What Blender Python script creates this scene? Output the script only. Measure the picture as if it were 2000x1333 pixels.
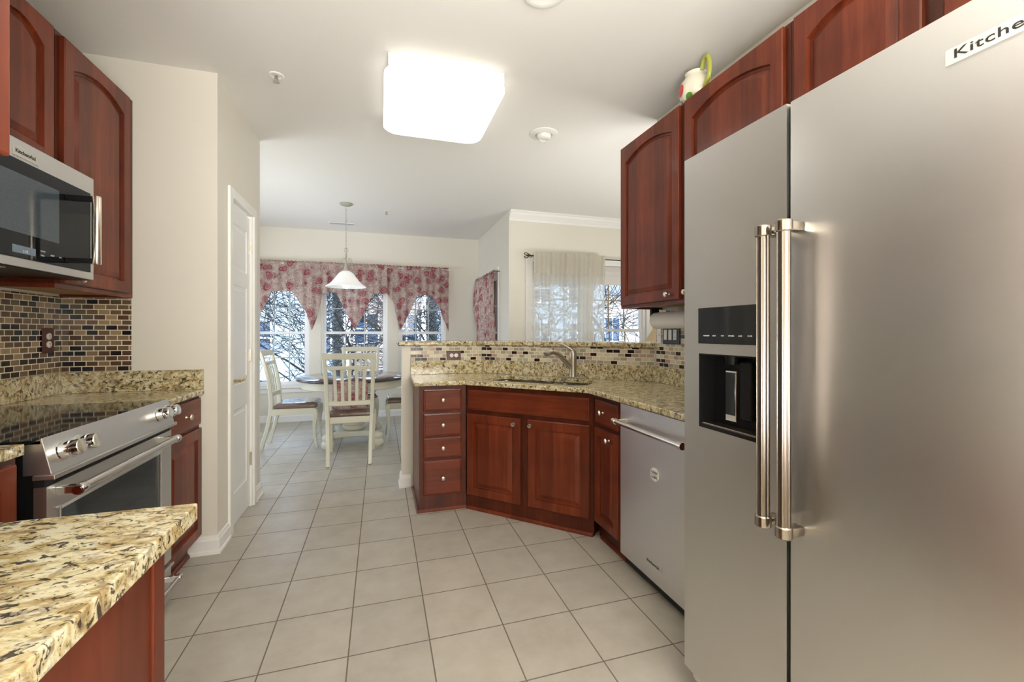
import bpy, bmesh, math, random
from mathutils import Vector, Matrix
random.seed(7)
for o in list(bpy.data.objects): bpy.data.objects.remove(o)
SC = bpy.context.scene
COL = SC.collection
PI = math.pi

# ------------------------------------------------------------------ camera, sky, exposure
YAW = 0.297
cam_d = bpy.data.cameras.new('camera'); cam = bpy.data.objects.new('camera', cam_d); COL.objects.link(cam)
cam.location = (0, 0, 1.257)
cam.rotation_euler = (PI/2, 0, -YAW)
cam_d.sensor_width = 36; cam_d.lens = 841.4/2000*36
cam_d.shift_y = -16.0/2000
cam_d.clip_start = 0.02; cam_d.clip_end = 200
SC.camera = cam
SC.view_settings.view_transform = 'Standard'; SC.view_settings.look = 'None'
SC.view_settings.gamma = 1; SC.view_settings.use_curve_mapping = False
SC.view_settings.exposure = 1.14
W = bpy.data.worlds.new('overcast_sky'); SC.world = W; W.use_nodes = True
nt = W.node_tree; bg = nt.nodes['Background']
tc = nt.nodes.new('ShaderNodeTexCoord'); sx = nt.nodes.new('ShaderNodeSeparateXYZ'); rp = nt.nodes.new('ShaderNodeValToRGB')
nt.links.new(tc.outputs['Generated'], sx.inputs[0]); nt.links.new(sx.outputs['Z'], rp.inputs[0])
rp.color_ramp.elements[0].position = 0.0; rp.color_ramp.elements[0].color = (0.80, 0.88, 1.0, 1)
rp.color_ramp.elements[1].position = 0.7; rp.color_ramp.elements[1].color = (0.62, 0.78, 1.0, 1)
nt.links.new(rp.outputs[0], bg.inputs[0]); bg.inputs[1].default_value = 3.3
LAMP_MAIN = .8
def fill_light(name, loc, size, power, col, tilt=(PI, 0, 0)):   # unseen area lights added to brighten the kitchen, living and dining areas
    d = bpy.data.lights.new(name, 'AREA'); d.size = size; d.energy = power; d.color = col
    o = bpy.data.objects.new(name, d); COL.objects.link(o); o.location = loc; o.rotation_euler = tilt
fill_light('added_fill', (.15, -.62, .85), .9, 62, (1, .98, .95))
fill_light('added_fill', (.65, -1.8, 1.75), 1.2, 35, (1, .98, .95), (PI*.60, 0, .32))
fill_light('added_fill', (3.4, 2.2, 1.0), 1.5, 38, (1, .985, .96))
fill_light('added_fill', (-1.75, 4.4, .8), .8, 9, (.97, .98, 1))

# ------------------------------------------------------------------ materials
def newmat(name):
    m = bpy.data.materials.new(name); m.use_nodes = True
    return m, m.node_tree.nodes, m.node_tree.links, m.node_tree.nodes['Principled BSDF']
def setp(b, **k):
    names = dict(color='Base Color', rough='Roughness', metal='Metallic', coat='Coat Weight', coatr='Coat Roughness', spec='Specular IOR Level',
                 aniso='Anisotropic', emit='Emission Color', estr='Emission Strength', trans='Transmission Weight', alpha='Alpha', sheen='Sheen Weight')
    for a, v in k.items():
        i = b.inputs[names[a]]
        i.default_value = (*v, 1) if isinstance(v, tuple) and len(v) == 3 else v
def add_bump(N, L, b, scale, strength, dist=0.002, vec=None, detail=3):
    n = N.new('ShaderNodeTexNoise'); n.inputs['Scale'].default_value = scale; n.inputs['Detail'].default_value = detail
    t = N.new('ShaderNodeTexCoord')
    if vec:
        mp = N.new('ShaderNodeMapping'); mp.inputs['Scale'].default_value = vec
        L.new(t.outputs['Object'], mp.inputs[0]); L.new(mp.outputs[0], n.inputs[0])
    else: L.new(t.outputs['Object'], n.inputs[0])
    bp = N.new('ShaderNodeBump'); bp.inputs['Strength'].default_value = strength; bp.inputs['Distance'].default_value = dist
    L.new(n.outputs[0], bp.inputs['Height']); L.new(bp.outputs[0], b.inputs['Normal'])
    return n
def simple(name, color, rough=.5, metal=0, bump=None, **k):
    m, N, L, b = newmat(name); setp(b, color=color, rough=rough, metal=metal, **k)
    if bump: add_bump(N, L, b, *bump)
    else:
        n = N.new('ShaderNodeTexNoise'); n.inputs['Scale'].default_value = 40
        r = N.new('ShaderNodeMapRange'); r.inputs[3].default_value = max(0, rough-.03); r.inputs[4].default_value = min(1, rough+.03)
        t = N.new('ShaderNodeTexCoord'); L.new(t.outputs['Object'], n.inputs[0]); L.new(n.outputs[0], r.inputs[0]); L.new(r.outputs[0], b.inputs['Roughness'])
    return m
def ramp(N, stops, interp='LINEAR'):
    r = N.new('ShaderNodeValToRGB'); cr = r.color_ramp; cr.interpolation = interp
    cr.elements[0].position, cr.elements[0].color = stops[0][0], (*stops[0][1], 1)
    cr.elements[1].position, cr.elements[1].color = stops[-1][0], (*stops[-1][1], 1)
    for p, c in stops[1:-1]:
        e = cr.elements.new(p); e.color = (*c, 1)
    return r
def mixc(N, L, fac, a, b, mode='MIX'):
    m = N.new('ShaderNodeMix'); m.data_type = 'RGBA'; m.blend_type = mode
    for sock, v in ((0, fac), (6, a), (7, b)):
        if hasattr(v, 'links'): L.new(v, m.inputs[sock])
        else: m.inputs[sock].default_value = v if not (isinstance(v, tuple) and len(v) == 3) else (*v, 1)
    return m.outputs[2]

M = {}
M['wall'] = simple('cream_wall_paint', (0.76, 0.725, 0.635), .6, bump=(350, .05, .001))
M['ceiling'] = simple('ceiling_paint', (0.82, 0.80, 0.755), .85, bump=(500, .05, .001))
M['trim'] = simple('white_trim_paint', (0.86, 0.85, 0.81), .35)
M['door'] = simple('white_door_paint', (0.84, 0.845, 0.83), .35)
M['vinyl'] = simple('white_vinyl', (0.86, 0.87, 0.88), .35)
M['muntin'] = simple('grey_window_grille', (0.42, 0.46, 0.50), .4)
M['muntin_gold'] = simple('bronze_window_grille', (0.30, 0.25, 0.16), .4)
M['black'] = simple('black_plastic', (0.008, 0.008, 0.008), .35, spec=.2)
M['void'] = simple('dark_gap', (0.006, 0.005, 0.005), .6)
M['blackglass'] = simple('black_glass', (0.006, 0.007, 0.009), .05, spec=.4)
M['ovenglass'] = simple('smoked_oven_glass', (0.008, 0.009, 0.012), .06, spec=.5)
M['chrome'] = simple('polished_metal', (0.78, 0.77, 0.74), .12, 1)
M['nickel'] = simple('satin_nickel', (0.74, 0.68, 0.58), .24, 1)
M['brass'] = simple('polished_brass', (0.80, 0.68, 0.42), .2, 1)
M['whiteplastic'] = simple('white_plastic', (0.80, 0.79, 0.74), .4)
M['chairpaint'] = simple('cream_chair_paint', (0.66, 0.64, 0.52), .35)
M['tabletop'] = simple('dark_table_wood', (0.035, 0.022, 0.028), .12, coat=.6)
M['paper'] = simple('paper_towel', (0.82, 0.80, 0.77), .9, bump=(200, .3, .001))
M['plate'] = simple('brown_wood_plate', (0.085, 0.018, 0.012), .3)
M['switchplate'] = simple('black_iron_plate', (0.02, 0.02, 0.035), .35)
M['badge'] = simple('light_badge_metal', (0.55, 0.535, 0.49), .35, .3)
M['ink'] = simple('black_lettering', (0.015, 0.015, 0.015), .4)
M['whiteink'] = simple('white_lettering', (0.75, 0.77, 0.8), .4)
M['iron'] = simple('dark_curtain_iron', (0.05, 0.045, 0.04), .4, .6)
M['ceramic'] = simple('cream_ceramic', (0.80, 0.76, 0.62), .12, coat=.6)
M['greenglaze'] = simple('lime_green_glaze', (0.42, 0.45, 0.06), .15, coat=.6)
M['redglaze'] = simple('red_glaze', (0.55, 0.03, 0.02), .15, coat=.5)
M['leafglaze'] = simple('leaf_green_glaze', (0.10, 0.28, 0.04), .15, coat=.5)
M['bark'] = simple('dark_bark', (0.009, 0.008, 0.008), .9, bump=(30, .6, .02))
M['redcap'] = simple('red_medallion', (0.07, 0.008, 0.006), .2, coat=.5)
M['plastered'] = simple('plastic_wrapped_taupe_fabric', (0.17, 0.115, 0.095), .14, coat=.9, bump=(28, .8, .01))
M['roofing'] = simple('grey_shingles', (0.16, 0.15, 0.15), .9, bump=(20, .5, .02))
M['darkwin'] = simple('house_window_glass', (0.05, 0.09, 0.16), .1)

def steel(name, col, rough, sc, tint=None):
    m, N, L, b = newmat(name); setp(b, color=col, rough=rough, metal=1.0)
    t = N.new('ShaderNodeTexCoord'); mp = N.new('ShaderNodeMapping'); mp.inputs['Scale'].default_value = sc
    n = N.new('ShaderNodeTexNoise'); n.inputs['Scale'].default_value = 1.0; n.inputs['Detail'].default_value = 4
    L.new(t.outputs['Object'], mp.inputs[0]); L.new(mp.outputs[0], n.inputs[0])
    r = N.new('ShaderNodeMapRange'); r.inputs[3].default_value = rough-.07; r.inputs[4].default_value = rough+.07
    L.new(n.outputs[0], r.inputs[0]); L.new(r.outputs[0], b.inputs['Roughness'])
    bp = N.new('ShaderNodeBump'); bp.inputs['Strength'].default_value = .08; bp.inputs['Distance'].default_value = .0005
    L.new(n.outputs[0], bp.inputs['Height']); L.new(bp.outputs[0], b.inputs['Normal'])
    return m
M['steel'] = steel('brushed_stainless', (0.62, 0.612, 0.595), .36, (15, 15, 900))
M['steel_dw'] = steel('brushed_stainless_cool', (0.70, 0.69, 0.675), .38, (15, 15, 900))
M['steel_handle'] = steel('brushed_handle_steel', (0.66, 0.62, 0.57), .22, (600, 600, 10))
M['bronze_steel'] = steel('handle_steel_warm', (0.24, 0.20, 0.17), .3, (600, 600, 6))
M['handle_rib'] = steel('handle_rib_steel', (0.36, 0.32, 0.28), .28, (600, 600, 6))
M['mount'] = simple('handle_mount_metal', (.42, .38, .33), .2, 1.0)
M['sink'] = steel('sink_stainless', (0.5, 0.48, 0.44), .25, (60, 60, 60))
M['faucet'] = simple('faucet_nickel', (0.50, 0.45, 0.37), .38, 1.0)

def wood(name, horizontal=False, gain=1.0):
    m, N, L, b = newmat(name)
    t = N.new('ShaderNodeTexCoord'); mp = N.new('ShaderNodeMapping')
    mp.inputs['Scale'].default_value = (3, 30, 40) if horizontal else (34, 30, 2.6)
    L.new(t.outputs['Object'], mp.inputs[0])
    n = N.new('ShaderNodeTexNoise'); n.inputs['Scale'].default_value = 1.0; n.inputs['Detail'].default_value = 7; n.inputs['Roughness'].default_value = .6; n.inputs['Distortion'].default_value = .7
    L.new(mp.outputs[0], n.inputs[0])
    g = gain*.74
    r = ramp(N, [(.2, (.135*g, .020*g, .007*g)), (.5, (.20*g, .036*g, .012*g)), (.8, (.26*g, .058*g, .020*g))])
    L.new(n.outputs[0], r.inputs[0])
    # staves: each glued board has its own tone
    s = N.new('ShaderNodeSeparateXYZ'); L.new(t.outputs['Object'], s.inputs[0])
    mu = N.new('ShaderNodeMath'); mu.operation = 'MULTIPLY'; mu.inputs[1].default_value = 11.0
    L.new(s.outputs['Z' if horizontal else 'X'], mu.inputs[0])
    fl = N.new('ShaderNodeMath'); fl.operation = 'FLOOR'; L.new(mu.outputs[0], fl.inputs[0])
    wn = N.new('ShaderNodeTexWhiteNoise'); wn.noise_dimensions = '1D'; L.new(fl.outputs[0], wn.inputs['W'])
    mr = N.new('ShaderNodeMapRange'); mr.inputs[3].default_value = .78; mr.inputs[4].default_value = 1.15; L.new(wn.outputs[0], mr.inputs[0])
    n2 = N.new('ShaderNodeTexNoise'); n2.inputs['Scale'].default_value = 5; L.new(t.outputs['Object'], n2.inputs[0])
    mr2 = N.new('ShaderNodeMapRange'); mr2.inputs[1].default_value = .3; mr2.inputs[2].default_value = .7; mr2.inputs[3].default_value = .8; mr2.inputs[4].default_value = 1.15; L.new(n2.outputs[0], mr2.inputs[0])
    mm = N.new('ShaderNodeMath'); mm.operation = 'MULTIPLY'; L.new(mr.outputs[0], mm.inputs[0]); L.new(mr2.outputs[0], mm.inputs[1])
    vm = N.new('ShaderNodeVectorMath'); vm.operation = 'SCALE'; L.new(r.outputs[0], vm.inputs[0]); L.new(mm.outputs[0], vm.inputs['Scale'])
    L.new(vm.outputs[0], b.inputs['Base Color'])
    setp(b, rough=.40, coat=.22, coatr=.12, spec=.25)
    return m
M['wood'] = wood('cherry_wood_vertical_grain')
M['woodh'] = wood('cherry_wood_horizontal_grain', True)
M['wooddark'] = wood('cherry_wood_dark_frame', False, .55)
M['maple'] = simple('pale_maple_underside', (0.42, 0.26, 0.12), .5, bump=(60, .1, .001))

def granite():
    m, N, L, b = newmat('yellow_granite')
    t = N.new('ShaderNodeTexCoord'); mp = N.new('ShaderNodeMapping'); mp.inputs['Rotation'].default_value = (.3, .5, .5); mp.inputs['Scale'].default_value = (1, 1.7, 1.3)
    L.new(t.outputs['Object'], mp.inputs[0])
    def noise(sc, det, dist=0, rough=.55):
        n = N.new('ShaderNodeTexNoise'); n.inputs['Scale'].default_value = sc; n.inputs['Detail'].default_value = det
        n.inputs['Distortion'].default_value = dist; n.inputs['Roughness'].default_value = rough; L.new(mp.outputs[0], n.inputs[0]); return n
    base = ramp(N, [(.30, (.22, .15, .07)), (.42, (.48, .38, .19)), (.50, (.64, .56, .34)), (.60, (.74, .69, .49)), (.75, (.64, .62, .48))])
    L.new(noise(26, 8, .8).outputs[0], base.inputs[0])
    gold = ramp(N, [(.50, (0, 0, 0)), (.66, (1, 1, 1))]); L.new(noise(11, 4, .4).outputs[0], gold.inputs[0])
    c = mixc(N, L, gold.outputs[0], base.outputs[0], (.50, .33, .12), 'MIX'); 
    mg = N.new('ShaderNodeMath'); mg.operation = 'MULTIPLY'; mg.inputs[1].default_value = .35; L.new(gold.outputs[0], mg.inputs[0])
    c = mixc(N, L, mg.outputs[0], base.outputs[0], (.50, .33, .12))
    dk = ramp(N, [(.55, (0, 0, 0)), (.60, (1, 1, 1))]); L.new(noise(44, 6, 1.1, .6).outputs[0], dk.inputs[0])
    br = ramp(N, [(.52, (0, 0, 0)), (.61, (1, 1, 1))]); L.new(noise(30, 7, .6, .65).outputs[0], br.inputs[0])
    mb = N.new('ShaderNodeMath'); mb.operation = 'MULTIPLY'; mb.inputs[1].default_value = .55; L.new(br.outputs[0], mb.inputs[0])
    c = mixc(N, L, mb.outputs[0], c, (.16, .085, .045))
    md = N.new('ShaderNodeMath'); md.operation = 'MULTIPLY'; md.inputs[1].default_value = .9; L.new(dk.outputs[0], md.inputs[0])
    c = mixc(N, L, md.outputs[0], c, (.022, .016, .016))
    fk = ramp(N, [(.60, (0, 0, 0)), (.66, (.8, .8, .8))]); L.new(noise(95, 5, .5, .6).outputs[0], fk.inputs[0])
    c = mixc(N, L, fk.outputs[0], c, (.06, .045, .035))
    L.new(c, b.inputs['Base Color']); setp(b, rough=.12, spec=.5)
    return m
M['granite'] = granite()

def mosaic(name, pal, shift=0.0):
    m, N, L, b = newmat(name)
    t = N.new('ShaderNodeTexCoord'); s = N.new('ShaderNodeSeparateXYZ'); cb = N.new('ShaderNodeCombineXYZ')
    L.new(t.outputs['Object'], s.inputs[0]); L.new(s.outputs['X'], cb.inputs[0]); L.new(s.outputs['Z'], cb.inputs[1])
    br = N.new('ShaderNodeTexBrick'); br.offset = .37; br.offset_frequency = 2; br.squash = 1
    L.new(cb.outputs[0], br.inputs[0])
    br.inputs['Color1'].default_value = (0, 0, 0, 1); br.inputs['Color2'].default_value = (1, 1, 1, 1); br.inputs['Mortar'].default_value = (0, 0, 0, 1)
    for k, v in (('Scale', 1), ('Mortar Size', .0021), ('Mortar Smooth', 0), ('Bias', shift), ('Brick Width', .0515), ('Row Height', .0275)): br.inputs[k].default_value = v
    r = ramp(N, pal, 'CONSTANT'); L.new(br.outputs[0], r.inputs[0])
    n = N.new('ShaderNodeTexNoise'); n.inputs['Scale'].default_value = 260; L.new(t.outputs['Object'], n.inputs[0])
    mr = N.new('ShaderNodeMapRange'); mr.inputs[3].default_value = .75; mr.inputs[4].default_value = 1.25; L.new(n.outputs[0], mr.inputs[0])
    vm = N.new('ShaderNodeVectorMath'); vm.operation = 'SCALE'; L.new(r.outputs[0], vm.inputs[0]); L.new(mr.outputs[0], vm.inputs['Scale'])
    c = mixc(N, L, br.outputs['Fac'], vm.outputs[0], (.80, .72, .56)); L.new(c, b.inputs['Base Color'])
    rr = N.new('ShaderNodeMapRange'); rr.inputs[3].default_value = .16; rr.inputs[4].default_value = .8; L.new(br.outputs['Fac'], rr.inputs[0]); L.new(rr.outputs[0], b.inputs['Roughness'])
    bp = N.new('ShaderNodeBump'); bp.invert = True; bp.inputs['Strength'].default_value = .5; bp.inputs['Distance'].default_value = .001
    L.new(br.outputs['Fac'], bp.inputs['Height']); L.new(bp.outputs[0], b.inputs['Normal'])
    return m
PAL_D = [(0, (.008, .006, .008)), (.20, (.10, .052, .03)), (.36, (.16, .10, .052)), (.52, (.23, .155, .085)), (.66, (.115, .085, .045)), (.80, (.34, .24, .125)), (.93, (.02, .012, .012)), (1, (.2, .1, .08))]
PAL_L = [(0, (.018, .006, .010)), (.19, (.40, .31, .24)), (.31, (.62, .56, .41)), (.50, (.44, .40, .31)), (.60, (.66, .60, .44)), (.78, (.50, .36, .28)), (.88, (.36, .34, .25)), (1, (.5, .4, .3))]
M['antique'] = simple('antique_cream_metal', (0.40, 0.39, 0.32), .45)
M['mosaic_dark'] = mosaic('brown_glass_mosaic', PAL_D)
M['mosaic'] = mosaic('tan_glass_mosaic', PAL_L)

TS = 0.312
def floor_mat():
    m, N, L, b = newmat('beige_ceramic_tile')
    t = N.new('ShaderNodeTexCoord'); mp = N.new('ShaderNodeMapping'); mp.inputs['Location'].default_value = (3.3798*TS + 40*TS, -5.719*TS + 60*TS, 0)
    L.new(t.outputs['Object'], mp.inputs[0])
    br = N.new('ShaderNodeTexBrick'); br.offset = 0; br.squash = 1; L.new(mp.outputs[0], br.inputs[0])
    br.inputs['Color1'].default_value = (0, 0, 0, 1); br.inputs['Color2'].default_value = (1, 1, 1, 1)
    for k, v in (('Scale', 1), ('Mortar Size', .0028), ('Mortar Smooth', .1), ('Bias', 0), ('Brick Width', TS), ('Row Height', TS)): br.inputs[k].default_value = v
    n = N.new('ShaderNodeTexNoise'); n.inputs['Scale'].default_value = 7; n.inputs['Detail'].default_value = 8; n.inputs['Roughness'].default_value = .62; L.new(t.outputs['Object'], n.inputs[0])
    r = ramp(N, [(.3, (.41, .37, .31)), (.5, (.455, .42, .355)), (.7, (.50, .465, .40))]); L.new(n.outputs[0], r.inputs[0])
    rt = ramp(N, [(0, (.94, .94, .94)), (1, (1.04, 1.03, 1.02))]); L.new(br.outputs[0], rt.inputs[0])
    c = mixc(N, L, 1.0, r.outputs[0], rt.outputs[0], 'MULTIPLY')
    c = mixc(N, L, br.outputs['Fac'], c, (.17, .14, .11)); L.new(c, b.inputs['Base Color'])
    rr = N.new('ShaderNodeMapRange'); rr.inputs[3].default_value = .34; rr.inputs[4].default_value = .9; L.new(br.outputs['Fac'], rr.inputs[0]); L.new(rr.outputs[0], b.inputs['Roughness'])
    ad = N.new('ShaderNodeMath'); ad.operation = 'MULTIPLY_ADD'; ad.inputs[1].default_value = -.08; L.new(n.outputs[0], ad.inputs[0]); L.new(br.outputs['Fac'], ad.inputs[2])
    bp = N.new('ShaderNodeBump'); bp.invert = True; bp.inputs['Strength'].default_value = .5; bp.inputs['Distance'].default_value = .002
    L.new(ad.outputs[0], bp.inputs['Height']); L.new(bp.outputs[0], b.inputs['Normal'])
    return m
M['floor'] = floor_mat()
M['carpet'] = simple('beige_carpet', (.42, .36, .28), .95, bump=(300, .6, .004))

def emis(name, col, s):
    m, N, L, b = newmat(name); setp(b, color=(.85, .85, .82), rough=.4, emit=col, estr=s); return m
M['lamp'] = emis('lit_white_diffuser', (1.0, .97, .92), LAMP_MAIN)
M['lamp_soft'] = emis('lit_frosted_glass', (.93, .95, 1.0), .12)
M['bulb'] = emis('lit_bulb', (1.0, .96, .9), .6)
M['display'] = emis('lit_clock_display', (.45, .55, .65), .05); M['display'].node_tree.nodes['Principled BSDF'].inputs['Base Color'].default_value = (.10, .13, .16, 1)

def glass():
    m = bpy.data.materials.new('window_glass'); m.use_nodes = True; N, L = m.node_tree.nodes, m.node_tree.links
    N.remove(N['Principled BSDF']); tr = N.new('ShaderNodeBsdfTransparent'); gl = N.new('ShaderNodeBsdfGlossy'); gl.inputs['Roughness'].default_value = .02
    fr = N.new('ShaderNodeFresnel'); fr.inputs[0].default_value = 1.25; mx = N.new('ShaderNodeMixShader')
    tr.inputs[0].default_value = (.97, .985, 1, 1)
    L.new(fr.outputs[0], mx.inputs[0]); L.new(tr.outputs[0], mx.inputs[1]); L.new(gl.outputs[0], mx.inputs[2]); L.new(mx.outputs[0], N['Material Output'].inputs[0]); return m
M['glass'] = glass()
def cloth(name, colnode=None, col=(.8, .78, .72), transl=.5, see=.0, weave=900):
    m = bpy.data.materials.new(name); m.use_nodes = True; N, L = m.node_tree.nodes, m.node_tree.links
    N.remove(N['Principled BSDF']); d = N.new('ShaderNodeBsdfDiffuse'); t = N.new('ShaderNodeBsdfTranslucent'); tr = N.new('ShaderNodeBsdfTransparent')
    m1 = N.new('ShaderNodeMixShader'); m1.inputs[0].default_value = transl; m2 = N.new('ShaderNodeMixShader'); m2.inputs[0].default_value = see
    if colnode:
        c = colnode(N, L); L.new(c, d.inputs[0]); L.new(c, t.inputs[0])
    else:
        n = N.new('ShaderNodeTexNoise'); n.inputs['Scale'].default_value = weave; r = ramp(N, [(.3, tuple(x*.93 for x in col)), (.7, col)]); L.new(n.outputs[0], r.inputs[0])
        L.new(r.outputs[0], d.inputs[0]); L.new(r.outputs[0], t.inputs[0])
    L.new(d.outputs[0], m1.inputs[1]); L.new(t.outputs[0], m1.inputs[2]); L.new(m1.outputs[0], m2.inputs[1]); L.new(tr.outputs[0], m2.inputs[2])
    L.new(m2.outputs[0], N['Material Output'].inputs[0]); return m
def paisley(N, L):
    t = N.new('ShaderNodeTexCoord')
    nd = N.new('ShaderNodeTexNoise'); nd.inputs['Scale'].default_value = 14; nd.inputs['Detail'].default_value = 2; L.new(t.outputs['Object'], nd.inputs[0])
    vs = N.new('ShaderNodeVectorMath'); vs.operation = 'SCALE'; vs.inputs['Scale'].default_value = .085; L.new(nd.outputs['Color'], vs.inputs[0])
    va = N.new('ShaderNodeVectorMath'); va.operation = 'ADD'; L.new(t.outputs['Object'], va.inputs[0]); L.new(vs.outputs[0], va.inputs[1])
    v = N.new('ShaderNodeTexVoronoi'); v.inputs['Scale'].default_value = 7.5; v.inputs['Randomness'].default_value = .8; L.new(va.outputs[0], v.inputs[0])
    # rings of rose, cream outline, grey scrolls between
    r = ramp(N, [(0, (.66, .40, .38)), (.09, (.42, .06, .09)), (.15, (.62, .26, .27)), (.22, (.66, .42, .40)), (.28, (.44, .08, .11)), (.345, (.52, .16, .18)), (.37, (.80, .74, .67)), (.41, (.30, .21, .19)), (.44, (.82, .77, .69)), (.52, (.62, .36, .35)), (.56, (.80, .75, .67)), (1, (.62, .44, .41))])
    L.new(v.outputs['Distance'], r.inputs[0])
    ms = N.new('ShaderNodeMath'); ms.operation = 'MULTIPLY'; ms.inputs[1].default_value = 1.25
    w = N.new('ShaderNodeTexNoise'); w.inputs['Scale'].default_value = 30; w.inputs['Detail'].default_value = 4; w.inputs['Distortion'].default_value = 1.5; L.new(t.outputs['Object'], w.inputs[0])
    g = ramp(N, [(.45, (0, 0, 0)), (.50, (.85, .85, .85)), (.55, (0, 0, 0)), (1, (0, 0, 0))]); L.new(w.outputs[0], g.inputs[0])
    c = mixc(N, L, g.outputs[0], r.outputs[0], (.34, .20, .19))
    w2 = N.new('ShaderNodeTexNoise'); w2.inputs['Scale'].default_value = 20; w2.inputs['Detail'].default_value = 5; L.new(t.outputs['Object'], w2.inputs[0])
    g2 = ramp(N, [(.50, (0, 0, 0)), (.60, (.3, .3, .3))]); L.new(w2.outputs[0], g2.inputs[0])
    return mixc(N, L, g2.outputs[0], c, (.58, .28, .29))
M['paisley'] = cloth('rose_paisley_cotton', paisley, transl=.52, see=.04)
M['sheer'] = cloth('cream_sheer_voile', None, (.90, .875, .82), .6, .22)
M['header'] = cloth('cream_voile_header', None, (.70, .66, .56), .35, .05)
M['blind'] = cloth('pale_roman_shade', None, (.88, .85, .80), .3, 0)
M['shade_cloth'] = cloth('straw_lamp_shade', None, (.80, .66, .42), .5, 0, 60)

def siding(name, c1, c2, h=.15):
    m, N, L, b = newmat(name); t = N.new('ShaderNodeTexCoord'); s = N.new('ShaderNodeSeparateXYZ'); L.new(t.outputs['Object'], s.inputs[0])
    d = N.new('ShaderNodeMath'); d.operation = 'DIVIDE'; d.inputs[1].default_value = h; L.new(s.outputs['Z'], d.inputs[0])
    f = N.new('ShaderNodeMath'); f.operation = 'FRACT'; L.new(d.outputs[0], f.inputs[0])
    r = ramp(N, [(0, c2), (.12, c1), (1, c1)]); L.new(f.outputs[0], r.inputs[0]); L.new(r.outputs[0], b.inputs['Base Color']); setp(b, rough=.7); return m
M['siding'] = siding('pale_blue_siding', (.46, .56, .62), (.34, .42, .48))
M['siding_tan'] = siding('tan_siding', (.52, .45, .40), (.34, .29, .26))
def brick():
    m, N, L, b = newmat('red_brown_brick'); t = N.new('ShaderNodeTexCoord'); s = N.new('ShaderNodeSeparateXYZ'); cb = N.new('ShaderNodeCombineXYZ')
    L.new(t.outputs['Object'], s.inputs[0]); L.new(s.outputs['X'], cb.inputs[0]); L.new(s.outputs['Z'], cb.inputs[1])
    br = N.new('ShaderNodeTexBrick'); L.new(cb.outputs[0], br.inputs[0])
    br.inputs['Color1'].default_value = (.30, .23, .20, 1); br.inputs['Color2'].default_value = (.40, .31, .27, 1); br.inputs['Mortar'].default_value = (.32, .3, .28, 1)
    for k, v in (('Scale', 1), ('Mortar Size', .008), ('Brick Width', .22), ('Row Height', .075)): br.inputs[k].default_value = v
    L.new(br.outputs[0], b.inputs['Base Color']); setp(b, rough=.85); return m
M['brick'] = brick()
M['grass'] = simple('winter_grass', (.12, .13, .06), .95, bump=(8, .8, .05))

# ------------------------------------------------------------------ geometry helpers
def add_box(bm, a, b, bev=0, seg=2):
    x0, y0, z0 = [min(p, q) for p, q in zip(a, b)]; x1, y1, z1 = [max(p, q) for p, q in zip(a, b)]
    vs = [bm.verts.new(p) for p in ((x0, y0, z0), (x1, y0, z0), (x1, y1, z0), (x0, y1, z0), (x0, y0, z1), (x1, y0, z1), (x1, y1, z1), (x0, y1, z1))]
    fs = [bm.faces.new([vs[i] for i in f]) for f in ((0, 3, 2, 1), (4, 5, 6, 7), (0, 1, 5, 4), (1, 2, 6, 5), (2, 3, 7, 6), (3, 0, 4, 7))]
    if bev: bmesh.ops.bevel(bm, geom=list({e for f in fs for e in f.edges}), offset=bev, segments=seg, affect='EDGES', profile=.5)
def add_prism(bm, pts, z0, z1):
    lo = [bm.verts.new((x, y, z0)) for x, y in pts]; hi = [bm.verts.new((x, y, z1)) for x, y in pts]; n = len(pts)
    bm.faces.new(hi); bm.faces.new(lo[::-1])
    for i in range(n): bm.faces.new((lo[i], lo[(i+1) % n], hi[(i+1) % n], hi[i]))
def add_loops(bm, loops, cap0=True, cap1=True, closed=True):
    L = [[bm.verts.new(p) for p in lp] for lp in loops]; n = len(L[0])
    for a, b in zip(L, L[1:]):
        for i in range(n if closed else n-1): bm.faces.new((a[i], a[(i+1) % n], b[(i+1) % n], b[i]))
    if cap0: bm.faces.new(L[0][::-1])
    if cap1: bm.faces.new(L[-1])
def add_lathe(bm, prof, c=(0, 0, 0), axis='z', n=24, ang=0):
    loops = []
    for r, h in prof:
        lp = []
        for i in range(n):
            a = 2*PI*i/n + ang; u, v = max(r, 1e-4)*math.cos(a), max(r, 1e-4)*math.sin(a)
            p = {'z': (u, v, h), 'y': (u, -h, v), 'x': (h, u, v)}[axis]   # 'y': h grows towards -y (out of a front)
            lp.append((c[0]+p[0], c[1]+p[1], c[2]+p[2]))
        loops.append(lp)
    add_loops(bm, loops)
def add_tube(bm, pts, rad, n=10, cap=True):
    pts = [Vector(p) for p in pts]; R = rad if isinstance(rad, (list, tuple)) else [rad]*len(pts)
    loops = []; up = None
    for i, p in enumerate(pts):
        d = (pts[min(i+1, len(pts)-1)] - pts[max(i-1, 0)]).normalized()
        if up is None: up = d.orthogonal().normalized()
        up = (up - d*up.dot(d)); up = up.normalized() if up.length > 1e-6 else d.orthogonal().normalized()
        s = d.cross(up)
        loops.append([tuple(p + R[i]*(math.cos(2*PI*k/n)*up + math.sin(2*PI*k/n)*s)) for k in range(n)])
    add_loops(bm, loops, cap, cap)
def add_loft(bm, secs, bev=0):   # horizontal rectangles (cx, cy, z, w, d) along a post
    loops = []
    for cx, cy, z, w, d in secs:
        c = min(w, d)*.18
        loops.append([(cx-w/2+c, cy-d/2, z), (cx+w/2-c, cy-d/2, z), (cx+w/2, cy-d/2+c, z), (cx+w/2, cy+d/2-c, z), (cx+w/2-c, cy+d/2, z), (cx-w/2+c, cy+d/2, z), (cx-w/2, cy+d/2-c, z), (cx-w/2, cy-d/2+c, z)])
    add_loops(bm, loops)
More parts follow.
